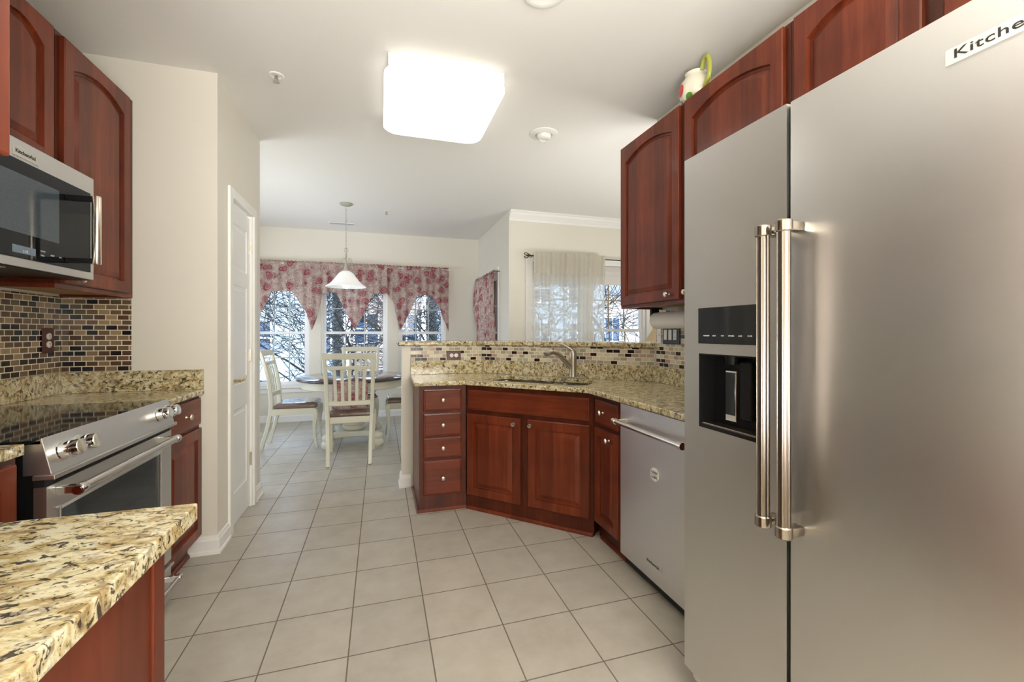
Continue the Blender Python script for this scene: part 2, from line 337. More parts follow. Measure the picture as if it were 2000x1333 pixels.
def spline(ctrl, n=8):
    out = []; P = [Vector(c) for c in ctrl]; P = [2*P[0]-P[1]] + P + [2*P[-1]-P[-2]]
    for i in range(1, len(P)-2):
        for k in range(n):
            t = k/n; a, b, c, d = P[i-1:i+3]
            out.append(.5*((2*b)+(c-a)*t+(2*a-5*b+4*c-d)*t*t+(3*b-a-3*c+d)*t**3))
    out.append(P[-2]); return out
def add_path(bm, path, prof, closed_ends=True):
    """sweep profile [(offset to the left of travel, z)] along an xy path with mitred corners"""
    P = [Vector(p) for p in path]; loops = []
    for i, p in enumerate(P):
        d0 = (P[i]-P[i-1]).normalized() if i else None; d1 = (P[i+1]-P[i]).normalized() if i < len(P)-1 else None
        n0 = Vector((-d0.y, d0.x)) if d0 else None; n1 = Vector((-d1.y, d1.x)) if d1 else None
        if n0 and n1: m = (n0+n1); m = m/(m.dot(n0))
        else: m = n0 or n1
        loops.append([(p.x+m.x*o, p.y+m.y*o, z) for o, z in prof])
    add_loops(bm, loops)
def rrect(x0, x1, y0, y1, r, n=5):
    pts = []
    for cx, cy, a in ((x1-r, y0+r, -PI/2), (x1-r, y1-r, 0), (x0+r, y1-r, PI/2), (x0+r, y0+r, PI)):
        for k in range(n+1): pts.append((cx+r*math.cos(a+PI/2*k/n), cy+r*math.sin(a+PI/2*k/n)))
    return pts

def mk(name, bm, mat, parent=None, smooth=False, loc=None, rotz=None, bevel=0):
    bmesh.ops.recalc_face_normals(bm, faces=bm.faces)
    me = bpy.data.meshes.new(name); bm.to_mesh(me); bm.free()
    if smooth:
        me.polygons.foreach_set('use_smooth', [True]*len(me.polygons))
        try: me.set_sharp_from_angle(angle=math.radians(38))
        except Exception: pass
    me.materials.append(M[mat] if isinstance(mat, str) else mat)
    o = bpy.data.objects.new(name, me); COL.objects.link(o)
    if parent: o.parent = parent
    if loc: o.location = loc
    if rotz is not None: o.rotation_euler.z = rotz
    if bevel:
        b = o.modifiers.new('bevel', 'BEVEL'); b.width = bevel; b.segments = 3; b.limit_method = 'ANGLE'; b.angle_limit = math.radians(40)
    return o
def box(name, a, b, mat, parent=None, bev=0, **k):
    bm = bmesh.new(); add_box(bm, a, b, bev); return mk(name, bm, mat, parent, **k)
def tag(o, label, cat, group=None):
    o['label'] = label; o['category'] = cat
    if group: o['group'] = group
    return o
def thing(name, label, cat, loc=(0, 0, 0), rotz=0, group=None):
    o = bpy.data.objects.new(name, None); COL.objects.link(o); o.location = loc; o.rotation_euler = (0, 0, rotz); o.empty_display_size = .1
    return tag(o, label, cat, group)
def struct(o):
    o['kind'] = 'structure'; return o
def part_label(o, l): o['label'] = l; return o
def text(name, s, size, mat, parent, loc, rot=(PI/2, 0, 0), ext=.0006, sx=1.0, bold=0.0, align='LEFT', spacing=1.0):
    c = bpy.data.curves.new(name, 'FONT'); c.body = s; c.size = size; c.extrude = ext; c.offset = bold; c.align_x = align; c.space_character = spacing
    c.resolution_u = 3
    t = bpy.data.objects.new('tmp', c); COL.objects.link(t); bpy.context.view_layer.update()
    me = bpy.data.meshes.new_from_object(t.evaluated_get(bpy.context.evaluated_depsgraph_get()))
    bpy.data.objects.remove(t)
    for v in me.vertices: v.co.x *= sx
    me.materials.clear(); me.materials.append(M[mat])
    o = bpy.data.objects.new(name, me); COL.objects.link(o); o.parent = parent; o.location = loc; o.rotation_euler = rot
    return o
def copy_tree(o, parent=None):
    c = o.copy(); COL.objects.link(c)
    if parent: c.parent = parent
    for ch in o.children: copy_tree(ch, c)
    return c

# ------------------------------------------------------------------ shell
CH = 2.743
def wallbox(name, a, b, mat='wall'): return struct(box(name, a, b, mat))
bm = bmesh.new(); add_box(bm, (-2.6, -2.3, -.12), (7.2, 6.87, 0)); struct(mk('floor', bm, 'floor'))
struct(box('ceiling', (-2.6, -2.3, CH), (7.2, 6.87, CH+.12), 'ceiling'))
wallbox('wall_left', (-1.72, -2.2, 0), (-1.6, 2.85, CH))
wallbox('wall_behind_camera', (-1.72, -2.32, 0), (7.1, -2.2, CH))
wallbox('wall_right', (1.845, -2.2, 0), (1.965, 2.575, CH))
wallbox('wall_wing', (-1.6, .20, 0), (-.42, .31, CH))
bm = bmesh.new(); add_box(bm, (-1.72, 2.85, 0), (-.89, 2.97, CH)); struct(mk('wall_pantry_front', bm, 'wall'))
def holes(name, org, ux, w, h, th, hs, mat='wall'):
    """wall panel standing at org along unit ux, thickness th to the left of ux, with rectangular holes (u0,u1,z0,z1)"""
    ux = Vector((*ux, 0)); n = Vector((-ux.y, ux.x, 0)); O = Vector((*org, 0))
    us = sorted({0, w, *[q for hh in hs for q in hh[:2]]}); zs = sorted({0, h, *[q for hh in hs for q in hh[2:]]})
    bm = bmesh.new()
    for a, b in zip(us, us[1:]):
        for c, d in zip(zs, zs[1:]):
            if any(q[0] < (a+b)/2 < q[1] and q[2] < (c+d)/2 < q[3] for q in hs): continue
            p = [O+ux*a, O+ux*b, O+ux*b+n*th, O+ux*a+n*th]
            add_prism(bm, [(v.x, v.y) for v in p], c, d)
    bmesh.ops.remove_doubles(bm, verts=bm.verts, dist=1e-5)
    return struct(mk(name, bm, mat))
holes('wall_pantry_side', (-.89, 2.97), (0, 1), .79, CH, .12, [(3.08-2.97, 3.55-2.97, 0, 2.10)])
wallbox('wall_pantry_back', (-2.4, 3.64, 0), (-1.01, 3.76, CH))
holes('wall_dining_left', (-2.4, 6.87), (0, -1), 3.23, CH, -.12, [(6.87-6.35, 6.87-5.35, .5, 2.02), (6.87-5.2, 6.87-4.2, .5, 2.02)])  # openings for two added windows, out of view, that let in daylight
WINS = [(-1.695, -.973), (-.817, .106), (.26, .982)]
WZ0, WZ1 = .50, 2.02
holes('wall_back', (1.62, 6.75), (-1, 0), 4.14, CH, -.12, [(1.62-b, 1.62-a, WZ0, WZ1) for a, b in WINS])
holes('wall_side_window', (1.5, 5.03), (0, 1), 1.72, CH, -.12, [(5.54-5.03, 6.58-5.03, WZ0, 2.07)])
holes('wall_living', (1.62, 5.03), (1, 0), 5.48, CH, .12, [(1.80-1.62, 2.52-1.62, .35, 2.13), (2.60-1.62, 3.43-1.62, .35, 2.13)])
wallbox('wall_living_right', (7.0, -2.2, 0), (7.12, 5.15, CH))
bm = bmesh.new(); add_prism(bm, [(.169, 3.612), (.83, 3.612), (1.845, 2.597), (1.965, 2.597), (1.965, 2.647), (.88, 3.732), (.169, 3.732)], 0, 1.150)
struct(mk('wall_peninsula', bm, 'wall'))

BASE = [(0, 0), (.022, 0), (.022, .018), (.016, .022), (.014, .075), (.009, .085), (.007, .098), (0, .10)]
def base(name, path): bm = bmesh.new(); add_path(bm, path, BASE); return struct(mk(name, bm, 'trim'))
# travel direction chosen so that the room is on the left
base('baseboard_pantry', [(-.89, 3.02), (-.89, 2.85), (-1.05, 2.85)])
base('baseboard_pantry_corner', [(-1.1, 3.76), (-.89, 3.76), (-.89, 3.61)][::1])
base('baseboard_back', [(1.5, 6.75), (-2.4, 6.75)])
base('baseboard_side_window', [(1.5, 5.03), (1.5, 6.75)])
base('baseboard_living', [(7.0, 5.03), (1.5, 5.03)])
base('baseboard_peninsula', [(.24, 3.612), (.169, 3.612), (.169, 3.732), (.88, 3.732), (1.965, 2.647)])
CR = [(0, CH-.115), (.012, CH-.115), (.018, CH-.095), (.06, CH-.045), (.072, CH-.025), (.085, CH-.02), (.085, CH), (0, CH)]
bm = bmesh.new(); add_path(bm, [(7.0, 5.03), (1.50, 5.03)], CR); struct(mk('trim_crown', bm, 'trim'))

# pantry door and casing
def slab_panels(name, w, h, panels, mat, parent=None, th=.035):
    """flat slab with raised rectangular panels, front at y=0"""
    bm = bmesh.new(); add_box(bm, (0, 0.006, 0), (w, th, h))
    xs = sorted({0, w, *[p[0] for p in panels], *[p[1] for p in panels]}); zs = sorted({0, h, *[p[2] for p in panels], *[p[3] for p in panels]})
    for a, b in zip(xs, xs[1:]):
        for c, d in zip(zs, zs[1:]):
            if any(q[0] < (a+b)/2 < q[1] and q[2] < (c+d)/2 < q[3] for q in panels): continue
            add_box(bm, (a, 0, c), (b, .008, d))
    for x0, x1, z0, z1 in panels:
        def lp(i, y): return [(x0+i, y, z0+i), (x1-i, y, z0+i), (x1-i, y, z1-i), (x0+i, y, z1-i)]
        add_loops(bm, [lp(0, 0), lp(.008, .009), lp(.02, .009), lp(.036, .002)], False, True)
    return mk(name, bm, mat, parent)
dr = bpy.data.objects.new('door_1', None); COL.objects.link(dr); struct(dr); dr.location = (-.905, 3.083, 0); dr.rotation_euler = (0, 0, PI/2)
pn = [(.075, .39, .20, .74), (.075, .39, .90, 1.56), (.075, .39, 1.66, 1.96)]
slab_panels('door_slab', .464, 2.07, pn, 'door', dr).location = (0, 0, .012)
for z in (.30, 1.05, 1.82):
    bm = bmesh.new(); add_box(bm, (.452, -.006, z), (.472, .0, z+.09)); add_lathe(bm, [(.006, z-.004), (.006, z+.094)], (.466, -.008, 0), n=10)
    mk('hinge', bm, 'nickel', dr, True)
bm = bmesh.new(); add_lathe(bm, [(.03, 0), (.03, .006), (.012, .010), (.010, .045), (.013, .05)], (.06, 0, .95), 'y', 16)
add_tube(bm, spline([(.06, -.05, .95), (.10, -.055, .953), (.14, -.05, .945), (.165, -.052, .955), (.175, -.05, .975)]), [.011, .011, .011, .010, .010, .009, .009, .009, .008, .008, .008, .008, .007, .007, .007, .007, .006, .006, .006, .006, .006, .006, .006, .006, .006, .006, .006, .006, .006, .006, .006, .006, .005], 8)
mk('door_handle', bm, 'brass', dr, True)
bm = bmesh.new()
for y0, y1, z0, z1 in ((3.02, 3.08, 0, 2.16), (3.55, 3.61, 0, 2.16), (3.08, 3.55, 2.10, 2.16)):
    add_box(bm, (-.89, y0, z0), (-.874, y1, z1), .003)
for y0, y1, z0, z1 in ((3.08, 3.083, 0, 2.10), (3.547, 3.55, 0, 2.10)): add_box(bm, (-1.0, y0, z0), (-.89, y1, z1))
struct(mk('trim_pantry_door', bm, 'trim'))

# ------------------------------------------------------------------ windows
def window(idx, org, rotz, w, z0, z1, zm, cols, rows, mun='muntin', sill=True, depth=.12):
    """local x along the wall, room side is -y, wall face at y=0"""
    r = bpy.data.objects.new('window_%d' % idx, None); COL.objects.link(r); struct(r); r.location = (org[0], org[1], 0); r.rotation_euler = (0, 0, rotz)
    bm = bmesh.new(); f = .03
    add_box(bm, (0, .02, z0), (f, .10, z1)); add_box(bm, (w-f, .02, z0), (w, .10, z1)); add_box(bm, (f, .02, z1-f), (w-f, .10, z1)); add_box(bm, (f, .02, z0), (w-f, .10, z0+f))
    mk('window_frame', bm, 'vinyl', r)
    for (a, b, y) in ((z0+f, zm+.02, .035), (zm-.02, z1-f, .062)):
        s = .035; bm = bmesh.new(); x0, x1 = f, w-f
        add_box(bm, (x0, y, a), (x0+s, y+.025, b)); add_box(bm, (x1-s, y, a), (x1, y+.025, b)); add_box(bm, (x0+s, y, a), (x1-s, y+.025, a+s)); add_box(bm, (x0+s, y, b-s), (x1-s, y+.025, b))
        sa = mk('sash', bm, 'vinyl', r)
        g0, g1, h0, h1 = x0+s, x1-s, a+s, b-s
        bm = bmesh.new(); add_box(bm, (g0, y+.011, h0), (g1, y+.014, h1)); mk('pane', bm, 'glass', sa)
        bm = bmesh.new()
        for k in range(1, cols): xx = g0+(g1-g0)*k/cols; add_box(bm, (xx-.008, y+.004, h0), (xx+.008, y+.010, h1))
        for k in range(1, rows): zz = h0+(h1-h0)*k/rows; add_box(bm, (g0, y+.0045, zz-.008), (g1, y+.0105, zz+.008))
        mk('muntin', bm, mun, sa)
    if sill:
        bm = bmesh.new(); add_box(bm, (-.06, -.04, z0-.025), (w+.06, .02, z0), .006); add_box(bm, (-.03, -.014, z0-.09), (w+.03, 0, z0-.025), .003)
        mk('window_sill', bm, 'trim', r)
    return r
for i, (a, b) in enumerate(WINS): window(i+1, (a, 6.75), 0, b-a, WZ0, WZ1, 1.257, 3, 2)
window(4, (1.5, 6.58), -PI/2, 1.04, WZ0, 2.07, 1.257, 3, 2)
window(7, (-2.4, 4.2), PI/2, 1.0, .5, 2.02, 1.257, 3, 2); window(8, (-2.4, 5.35), PI/2, 1.0, .5, 2.02, 1.257, 3, 2)  # unseen pair added on the left dining wall to bring in daylight
window(5, (1.80, 5.03), 0, .72, .35, 2.13, 1.29, 3, 2, 'muntin_gold')
window(6, (2.60, 5.03), 0, .83, .35, 2.13, 1.29, 3, 2, 'muntin_gold')
def casing(name, x0, x1, z0, z1, y):
    bm = bmesh.new(); t = .085
    for a, b, c, d in ((x0-t, x0, z0-.09, z1+t), (x1, x1+t, z0-.09, z1+t), (x0, x1, z1, z1+t)): add_box(bm, (a, y-.02, c), (b, y, d), .004)
    return bm
bm = casing('c', 1.80, 3.43, .35, 2.13, 5.03); add_box(bm, (2.52, 5.01, .35), (2.60, 5.03, 2.13)); struct(mk('trim_living_window', bm, 'trim'))
bm = bmesh.new()
for a, b, c, d in ((5.48, 5.54, .42, 2.13), (6.58, 6.64, .42, 2.13), (5.54, 6.58, 2.07, 2.13)): add_box(bm, (1.484, a, c), (1.5, b, d), .003)
struct(mk('trim_side_window', bm, 'trim'))

# ------------------------------------------------------------------ cabinets
KN = [(.006, 0), (.008, .002), (.0055, .006), (.005, .014), (.009, .018), (.0145, .022), (.0155, .026), (.013, .0305), (.006, .033), (.001, .0335)]
def knob(parent, x, z, y=-.02):
    bm = bmesh.new(); add_lathe(bm, KN, (0, 0, 0), 'y', 20); o = mk('knob', bm, 'nickel', parent, True, (x, y, z)); return o
def door(parent, x0, x1, z0, z1, arch=0.0, kx=None, kz=None, mat='wood', stile=.055, name='door'):
    w, h = x1-x0, z1-z0; A = 12
    def loop(i, y, inner):
        pts = []
        if inner:
            a0, a1, b0 = stile+i, w-stile-i, stile+i
            if arch:
                zs = h - stile - .01 - arch - i*.8; top = lambda x: zs + arch*(1-((x-w/2)/(a1-w/2))**2)
            else: zs = h-stile-i; top = lambda x: zs
        else:
            a0, a1, b0 = i, w-i, i; zs = h-i; top = lambda x: h-i
        pts += [(a0, y, b0), (a1, y, b0)]
        for k in range(A+1):
            x = a1+(a0-a1)*k/A; pts.append((x, y, top(x)))
        return pts
    bm = bmesh.new()
    add_loops(bm, [loop(0, 0, 0), loop(0, -.016, 0), loop(.004, -.020, 0), loop(0, -.020, 1), loop(.003, -.006, 1), loop(.013, -.006, 1), loop(.016, -.008, 1), loop(.040, -.0165, 1), loop(.043, -.0165, 1)])
    o = mk(name, bm, mat, parent, loc=(x0, 0, z0))
    if kx is not None: knob(o, kx-x0, kz-z0)
    return o
def drawer(parent, x0, x1, z0, z1, kn=True, name='drawer'):
    w, h = x1-x0, z1-z0; bm = bmesh.new()
    def lp(i, y): return [(i, y, i), (w-i, y, i), (w-i, y, h-i), (i, y, h-i)]
    add_loops(bm, [lp(0, 0), lp(0, -.013), lp(.004, -.016), lp(.010, -.017), lp(.013, -.020)])
    o = mk(name, bm, 'woodh', parent, loc=(x0, 0, z0))
    if kn: knob(o, w/2, h/2)
    return o
def frame_box(parent, w, d, z0, z1, name='cabinet_box', mat='wooddark', side='wood'):
    return box(name, (0, 0, z0), (w, d, z1), mat, parent)

# --- sink run
c = thing('drawer_base_cabinet', 'dark cherry four-drawer base cabinet at the left end of the sink peninsula', 'cabinet', (.262, 3.06, 0))
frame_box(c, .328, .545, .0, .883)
bm = bmesh.new(); add_box(bm, (-.004, -.001, .0), (.0, .545, .883)); mk('end_panel', bm, 'wood', c)
for z0, z1 in ((.708, .862), (.529, .692), (.376, .522), (.118, .360)): drawer(c, .026, .294, z0, z1)
bm = bmesh.new(); add_path(bm, [(-.006, .50), (-.006, .006), (.328, .006)][::-1], [(0, 0), (.014, 0), (.013, .012), (.006, .02), (0, .022)]); mk('shoe_moulding', bm, 'wood', c)
c = thing('sink_base_cabinet', 'dark cherry diagonal sink cabinet with two raised-panel doors and false front', 'cabinet', (.595, 3.055, 0), -PI/4)
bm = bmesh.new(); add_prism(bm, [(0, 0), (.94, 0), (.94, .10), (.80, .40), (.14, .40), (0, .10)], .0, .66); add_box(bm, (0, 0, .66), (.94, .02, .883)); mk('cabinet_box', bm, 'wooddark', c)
drawer(c, .015, .915, .712, .852, False, 'false_front')
door(c, .012, .438, .105, .682, 0, .398, .645); door(c, .493, .918, .108, .684, 0, .520, .648)
bm = bmesh.new(); add_path(bm, [(.935, .0), (0.004, .0)], [(0, 0), (.014, 0), (.013, .012), (.006, .02), (0, .022)]); mk('shoe_moulding', bm, 'wood', c)
c = thing('narrow_base_cabinet', 'narrow dark cherry base cabinet with one drawer beside the dishwasher', 'cabinet', (1.26, 2.388, 0), -PI/2)
bm = bmesh.new(); add_box(bm, (0, 0, .10), (.325, .58, .883)); add_box(bm, (0, .04, 0), (.325, .58, .10)); mk('cabinet_box', bm, 'wooddark', c)
drawer(c, .035, .305, .714, .858, False).children; d = c.children[-1]; knob(d, .11, .076)
door(c, .035, .305, .118, .690, 0, .215, .644, stile=.045)
bm = bmesh.new(); add_path(bm, [(.325, .04), (0.03, .04)], [(0, 0), (.014, 0), (.013, .012), (.006, .02), (0, .022)]); mk('shoe_moulding', bm, 'wood', c)
c = thing('filler_cabinet', 'cherry filler panel between the dishwasher and refrigerator', 'cabinet', (1.26, 1.45, 0), -PI/2)
box('cabinet_box', (0, 0, .0), (.17, .58, .883), 'wooddark', c); box('front_panel', (.01, -.018, .11), (.16, 0, .87), 'wood', c, .002)

# --- dishwasher
c = thing('dishwasher', 'stainless steel dishwasher under the granite counter, with towel-bar handle', 'dishwasher', (1.24, 2.058, 0), -PI/2)
box('tub', (.004, .03, .02), (.594, .59, .875), 'black', c)
bm = bmesh.new(); add_box(bm, (.004, 0, .072), (.594, .03, .877), .003); mk('door', bm, 'steel_dw', c)
box('toe_kick', (.01, .075, 0), (.588, .09, .07), 'void', c)
bm = bmesh.new(); add_tube(bm, [(.035, -.055, .79), (.565, -.055, .79)], .0125, 14); add_lathe(bm, [(.016, -.012), (.016, .012)], (.037, -.055, .79), 'x', 14); add_lathe(bm, [(.016, -.012), (.016, .012)], (.563, -.055, .79), 'x', 14)
h = mk('handle', bm, 'steel_handle', c, True)
for x in (.045, .555): box('bracket', (x-.008, -.055, .78), (x+.008, 0, .80), 'steel_handle', h, .002)
b_ = box('badge', (.245, -.003, .148), (.365, 0, .172), 'badge', c, .001)
text('lettering', 'KitchenAid', .017, 'ink', b_, (.252, -.0032, .1545), sx=1.22, bold=.0004)
bm = bmesh.new(); a_ = [(math.cos(PI/8+k*PI/4)*.033, math.sin(PI/8+k*PI/4)*.033) for k in range(8)]
add_loops(bm, [[(x, -.0005, z) for x, z in a_], [(x, -.005, z) for x, z in a_], [(x*.93, -.0055, z*.93) for x, z in a_]])
mg = tag(mk('dish_magnet', bm, 'whiteplastic', None, False, (1.2395, 1.744, .588), -PI/2), 'small white octagonal CLEAN sign magnet stuck on the dishwasher front', 'magnet')
text('lettering', 'CLEAN', .0155, 'ink', mg, (0, -.0056, .006), align='CENTER', bold=.0003)
text('lettering', 'DIRTY', .0155, 'ink', mg, (0, -.0056, -.006), rot=(PI/2, PI, 0), align='CENTER', bold=.0003)
box('divider_line', (-.02, -.0062, -.0008), (.02, -.0055, .0008), 'ink', mg)

# --- counter on the sink side, with sink cutout
def slab(name, outer, z0, z1, mat, inner=None, bevel=.006, parent=None):
    bm = bmesh.new(); loops = [outer] + ([inner] if inner else [])
    ed = []; lows = []
    for lp in loops:
        vs = [bm.verts.new((x, y, z1)) for x, y in lp]; lows.append(vs)
        ed += [bm.edges.new((vs[i], vs[(i+1) % len(vs)])) for i in range(len(vs))]
    bmesh.ops.triangle_fill(bm, edges=ed, use_beauty=True)
    top = list(bm.faces)
    r = bmesh.ops.extrude_face_region(bm, geom=top)
    for g in r['geom']:
        if isinstance(g, bmesh.types.BMVert): g.co.z = z0
    return mk(name, bm, mat, parent, bevel=bevel)
DO = Vector((.925, 2.725)); DX = Vector((.70711, -.70711)); DY = Vector((.70711, .70711))
def dg(x, y): p = DO+DX*x+DY*y; return (p.x, p.y)
sk = [dg(x, y) for x, y in rrect(-.42, .385, .085, .455, .09)]
ct = slab('granite_countertop', [(.224, 3.03), (.575, 3.03), (1.215, 2.39), (1.215, 1.27), (1.843, 1.27), (1.843, 2.595), (.829, 3.610), (.236, 3.610)], .885, .915, 'granite', sk)
tag(ct, 'speckled yellow granite countertop holding the sink, bending along the half wall', 'countertop')
bm = bmesh.new(); add_path(bm, [(.236, 3.610), (.829, 3.610), (1.843, 2.596), (1.843, 1.27)][::-1], [(0, .9155), (.02, .9155), (.02, 1.025), (0, 1.025)]); mk('upstand', bm, 'granite', ct, bevel=.002)
bar = slab('bar_ledge', [(.136, 3.580), (.8165, 3.580), (1.843, 2.5535), (1.843, 2.577), (1.967, 2.577), (2.06, 2.70), (2.06, 2.83), (.953, 3.94), (.136, 3.94)], 1.151, 1.188, 'granite', bevel=.010)
tag(bar, 'long raised granite bar ledge capping the half wall behind the sink', 'countertop')
# sink
def loopz(x0, x1, y0, y1, r, z): return [(*dg(x, y), z) for x, y in rrect(x0, x1, y0, y1, r)]
s = thing('kitchen_sink', 'stainless undermount double sink set into the speckled granite counter', 'sink', (0, 0, 0))
bm = bmesh.new()
for x0, x1 in ((-.43, .03), (.05, .395)):
    add_loops(bm, [loopz(x0, x1, .075, .465, .09, .884), loopz(x0+.012, x1-.012, .087, .453, .08, .88), loopz(x0+.02, x1-.02, .095, .445, .07, .70), loopz(x0+.05, x1-.05, .125, .415, .05, .685)], False, True)
mk('basin', bm, 'sink', s, True)
for x in (-.20, .22):
    bm = bmesh.new(); p = dg(x, .27); add_lathe(bm, [(.045, .686), (.045, .689), (.03, .690), (.028, .687)], (p[0], p[1], 0), n=20); mk('drain', bm, 'chrome', s, True)
f = thing('kitchen_faucet', 'brushed nickel pull-out faucet arching over the sink with a lever on top', 'faucet', (*dg(.145, .53), .915), -PI/4)
bm = bmesh.new(); pts = rrect(-.125, .125, -.028, .028, .026)
add_loops(bm, [[(x, y, .0005) for x, y in pts], [(x, y, .005) for x, y in pts], [(x*.96, y*.85, .009) for x, y in pts]]); mk('deck_plate', bm, 'faucet', f, True)
bm = bmesh.new(); add_lathe(bm, [(.030, .008), (.029, .014), (.0265, .03), (.0275, .10), (.029, .15), (.0285, .18), (.024, .20), (.013, .212), (.002, .216)], n=24); mk('body', bm, 'faucet', f, True)
bm = bmesh.new(); sp = spline([(-.005, -.01, .075), (-.045, -.05, .13), (-.075, -.12, .185), (-.095, -.19, .203), (-.108, -.235, .198), (-.112, -.25, .185)], 6)
add_tube(bm, sp, [.018 + (.006 if k > 18 else 0)*1 + (.0015*math.sin(k/5)) for k in range(len(sp))], 14); mk('spout', bm, 'faucet', f, True)
bm = bmesh.new(); sp = spline([(.0, .0, .205), (-.03, -.01, .228), (-.075, -.02, .250), (-.115, -.03, .262)], 6); add_tube(bm, sp, [.012-.0004*k for k in range(len(sp))], 10); mk('lever', bm, 'faucet', f, True)

# mosaic backsplashes (local x along wall, local z up, local y=0 front face)
def tiles(label, loc, rotz, w, z0, z1, mat, name='tile_backsplash', th=.008):
    bm = bmesh.new(); add_box(bm, (0, 0, 0), (w, th, z1-z0)); o = mk(name, bm, mat, None, False, (loc[0], loc[1], z0), rotz); return tag(o, label, 'backsplash')
tiles('straight strip of tan and black mosaic tile left of the faucet, holding the horizontal outlet', (.236, 3.603), 0, .59, 1.026, 1.150, 'mosaic')
tiles('diagonal strip of tan and black mosaic tile behind the faucet under the bar ledge', (.829, 3.600), -PI/4, 1.425, 1.026, 1.150, 'mosaic')
tiles('mosaic tile under the right wall cabinets around the triple switch plate', (1.836, 2.572), -PI/2, 1.30, 1.026, 1.413, 'mosaic')

def outlet_face(parent, x, z, y, horizontal=False):
    bm = bmesh.new(); add_lathe(bm, [(.0165, 0), (.0165, .004), (.015, .005)], (x, y, z), 'y', 20); o = mk('receptacle', bm, 'whiteplastic', parent, True)
    for dx in (-.005, .005):
        if horizontal: box('slot', (x-.004, y-.0056, z+dx-.0008), (x+.004, y-.0049, z+dx+.0008), 'ink', o)
        else: box('slot', (x+dx-.0008, y-.0056, z-.001), (x+dx+.0008, y-.0049, z+.007), 'ink', o)
    bm = bmesh.new(); add_lathe(bm, [(.0022, .0048), (.0022, .0056)], (x, y, z-.008) if not horizontal else (x+.008, y, z), 'y', 8)
    mk('ground_slot', bm, 'ink', o)
p = thing('outlet_plate', 'dark wood plate with two round white receptacles set sideways in the peninsula tile', 'outlet', (.532, 3.601, 1.031))
bm = bmesh.new(); add_box(bm, (0, -.006, 0), (.118, 0, .074), .003); mk('plate', bm, 'plate', p)
for x in (.040, .078): outlet_face(p, x, .037, -.006, True)

# --- right uppers
def upper(label, y_far, w, z0, z1, doors, arch=.05, depth=.31, xf=1.535):
    c = thing('wall_cabinet', label, 'cabinet', (xf, y_far, 0), -PI/2)
    bm = bmesh.new(); add_box(bm, (0, 0, z0+.018), (w, depth, z1)); mk('cabinet_box', bm, 'wooddark', c)
    bm = bmesh.new(); add_box(bm, (0, 0, z0), (w, .02, z0+.018)); add_box(bm, (0, .02, z0), (.018, depth, z0+.018)); add_box(bm, (w-.018, .02, z0), (w, depth, z0+.018)); mk('bottom_rail', bm, 'wood', c)
    bm = bmesh.new(); add_box(bm, (.018, .02, z0+.014), (w-.018, depth, z0+.0179)); mk('underside', bm, 'maple', c)
    for x0, x1, kx in doors: door(c, x0, x1, z0+.02, z1-.006, arch, kx, z0+.052)
    return c
upper('cherry wall cabinet with one arched door nearest the living room opening', 2.530, .620, 1.415, 2.472, [(.022, .600, .522)])
c = upper('cherry wall cabinet with one arched door, partly behind the refrigerator top', 1.908, .618, 1.415, 2.472, [(.022, .596, .05)])
upper('cherry cabinet with arched doors directly above the refrigerator', 1.288, .915, 1.90, 2.472, [(.022, .432, .40), (.483, .893, .52)])
# --- refrigerator
FX = 1.0
c = thing('refrigerator', 'large stainless side-by-side refrigerator with ice and water dispenser', 'refrigerator', (FX, 1.242, 0), -PI/2)
box('cabinet_body', (.004, .075, .05), (.908, .79, 1.82), 'black', c)
FZ0, FZ1 = .119, 1.847
bm = bmesh.new()   # freezer door with an opening for the dispenser cavity
dx0, dx1, dz0, dz1 = .070, .312, .951, 1.190
for a, b_, c0, c1 in ((0, dx0, FZ0, FZ1), (dx1, .389, FZ0, FZ1), (dx0, dx1, FZ0, dz0), (dx0, dx1, dz1, FZ1)):
    p4 = [(a, 0), (b_, 0), (b_, .07), (a, .07)]; add_prism(bm, p4, c0, c1)
bmesh.ops.remove_doubles(bm, verts=bm.verts, dist=1e-5)
for fce in [f_ for f_ in bm.faces]:
    pass
fd = mk('freezer_door', bm, 'steel', c)
bm = bmesh.new(); add_box(bm, (.398, 0, FZ0), (.912, .07, FZ1), .004, 3); rd = mk('fresh_food_door', bm, 'steel', c, True)
bm = bmesh.new(); add_box(bm, (.389, .02, FZ0), (.398, .07, FZ1)); mk('gasket', bm, 'void', c)
bm = bmesh.new(); add_box(bm, (.01, .05, .01), (.90, .10, .118)); mk('toe_grille', bm, 'black', c)
for x in (.03, .87):
    bm = bmesh.new(); add_box(bm, (x, .01, .092), (x+.035, .06, .117), .003); add_lathe(bm, [(.014, 0), (.014, .02), (.008, .025), (.008, .095)], (x+.018, .035, 0), n=12); mk('foot', bm, 'nickel', c)
def fhandle(parent, x, z0, z1):
    bm = bmesh.new(); add_tube(bm, [(x, -.05, z0+.02), (x, -.05, z1-.02)], .0150, 18); o = mk('handle', bm, 'bronze_steel', parent, True)
    bm = bmesh.new()
    for k in range(6):
        a = 2*PI*k/6; add_tube(bm, [(x+.0142*math.cos(a), -.05+.0142*math.sin(a), z0+.02), (x+.0142*math.cos(a), -.05+.0142*math.sin(a), z1-.02)], .0022, 6)
    mk('handle_rib', bm, 'handle_rib', o, True)
    for z, s in ((z0, 1), (z1, -1)):
        bm = bmesh.new(); add_lathe(bm, [(.017, min(z, z+s*.03)), (.0195, min(z, z+s*.03)+.003), (.0195, max(z, z+s*.03)-.003), (.017, max(z, z+s*.03))], (x, -.05, 0), n=20)
        add_box(bm, (x-.014, -.05, min(z+s*.003, z+s*.026)), (x+.014, 0, max(z+s*.003, z+s*.026)), .003); mk('handle_mount', bm, 'mount', o, True)
fhandle(fd, .364, .755, 1.535); fhandle(rd, .424, .752, 1.535)
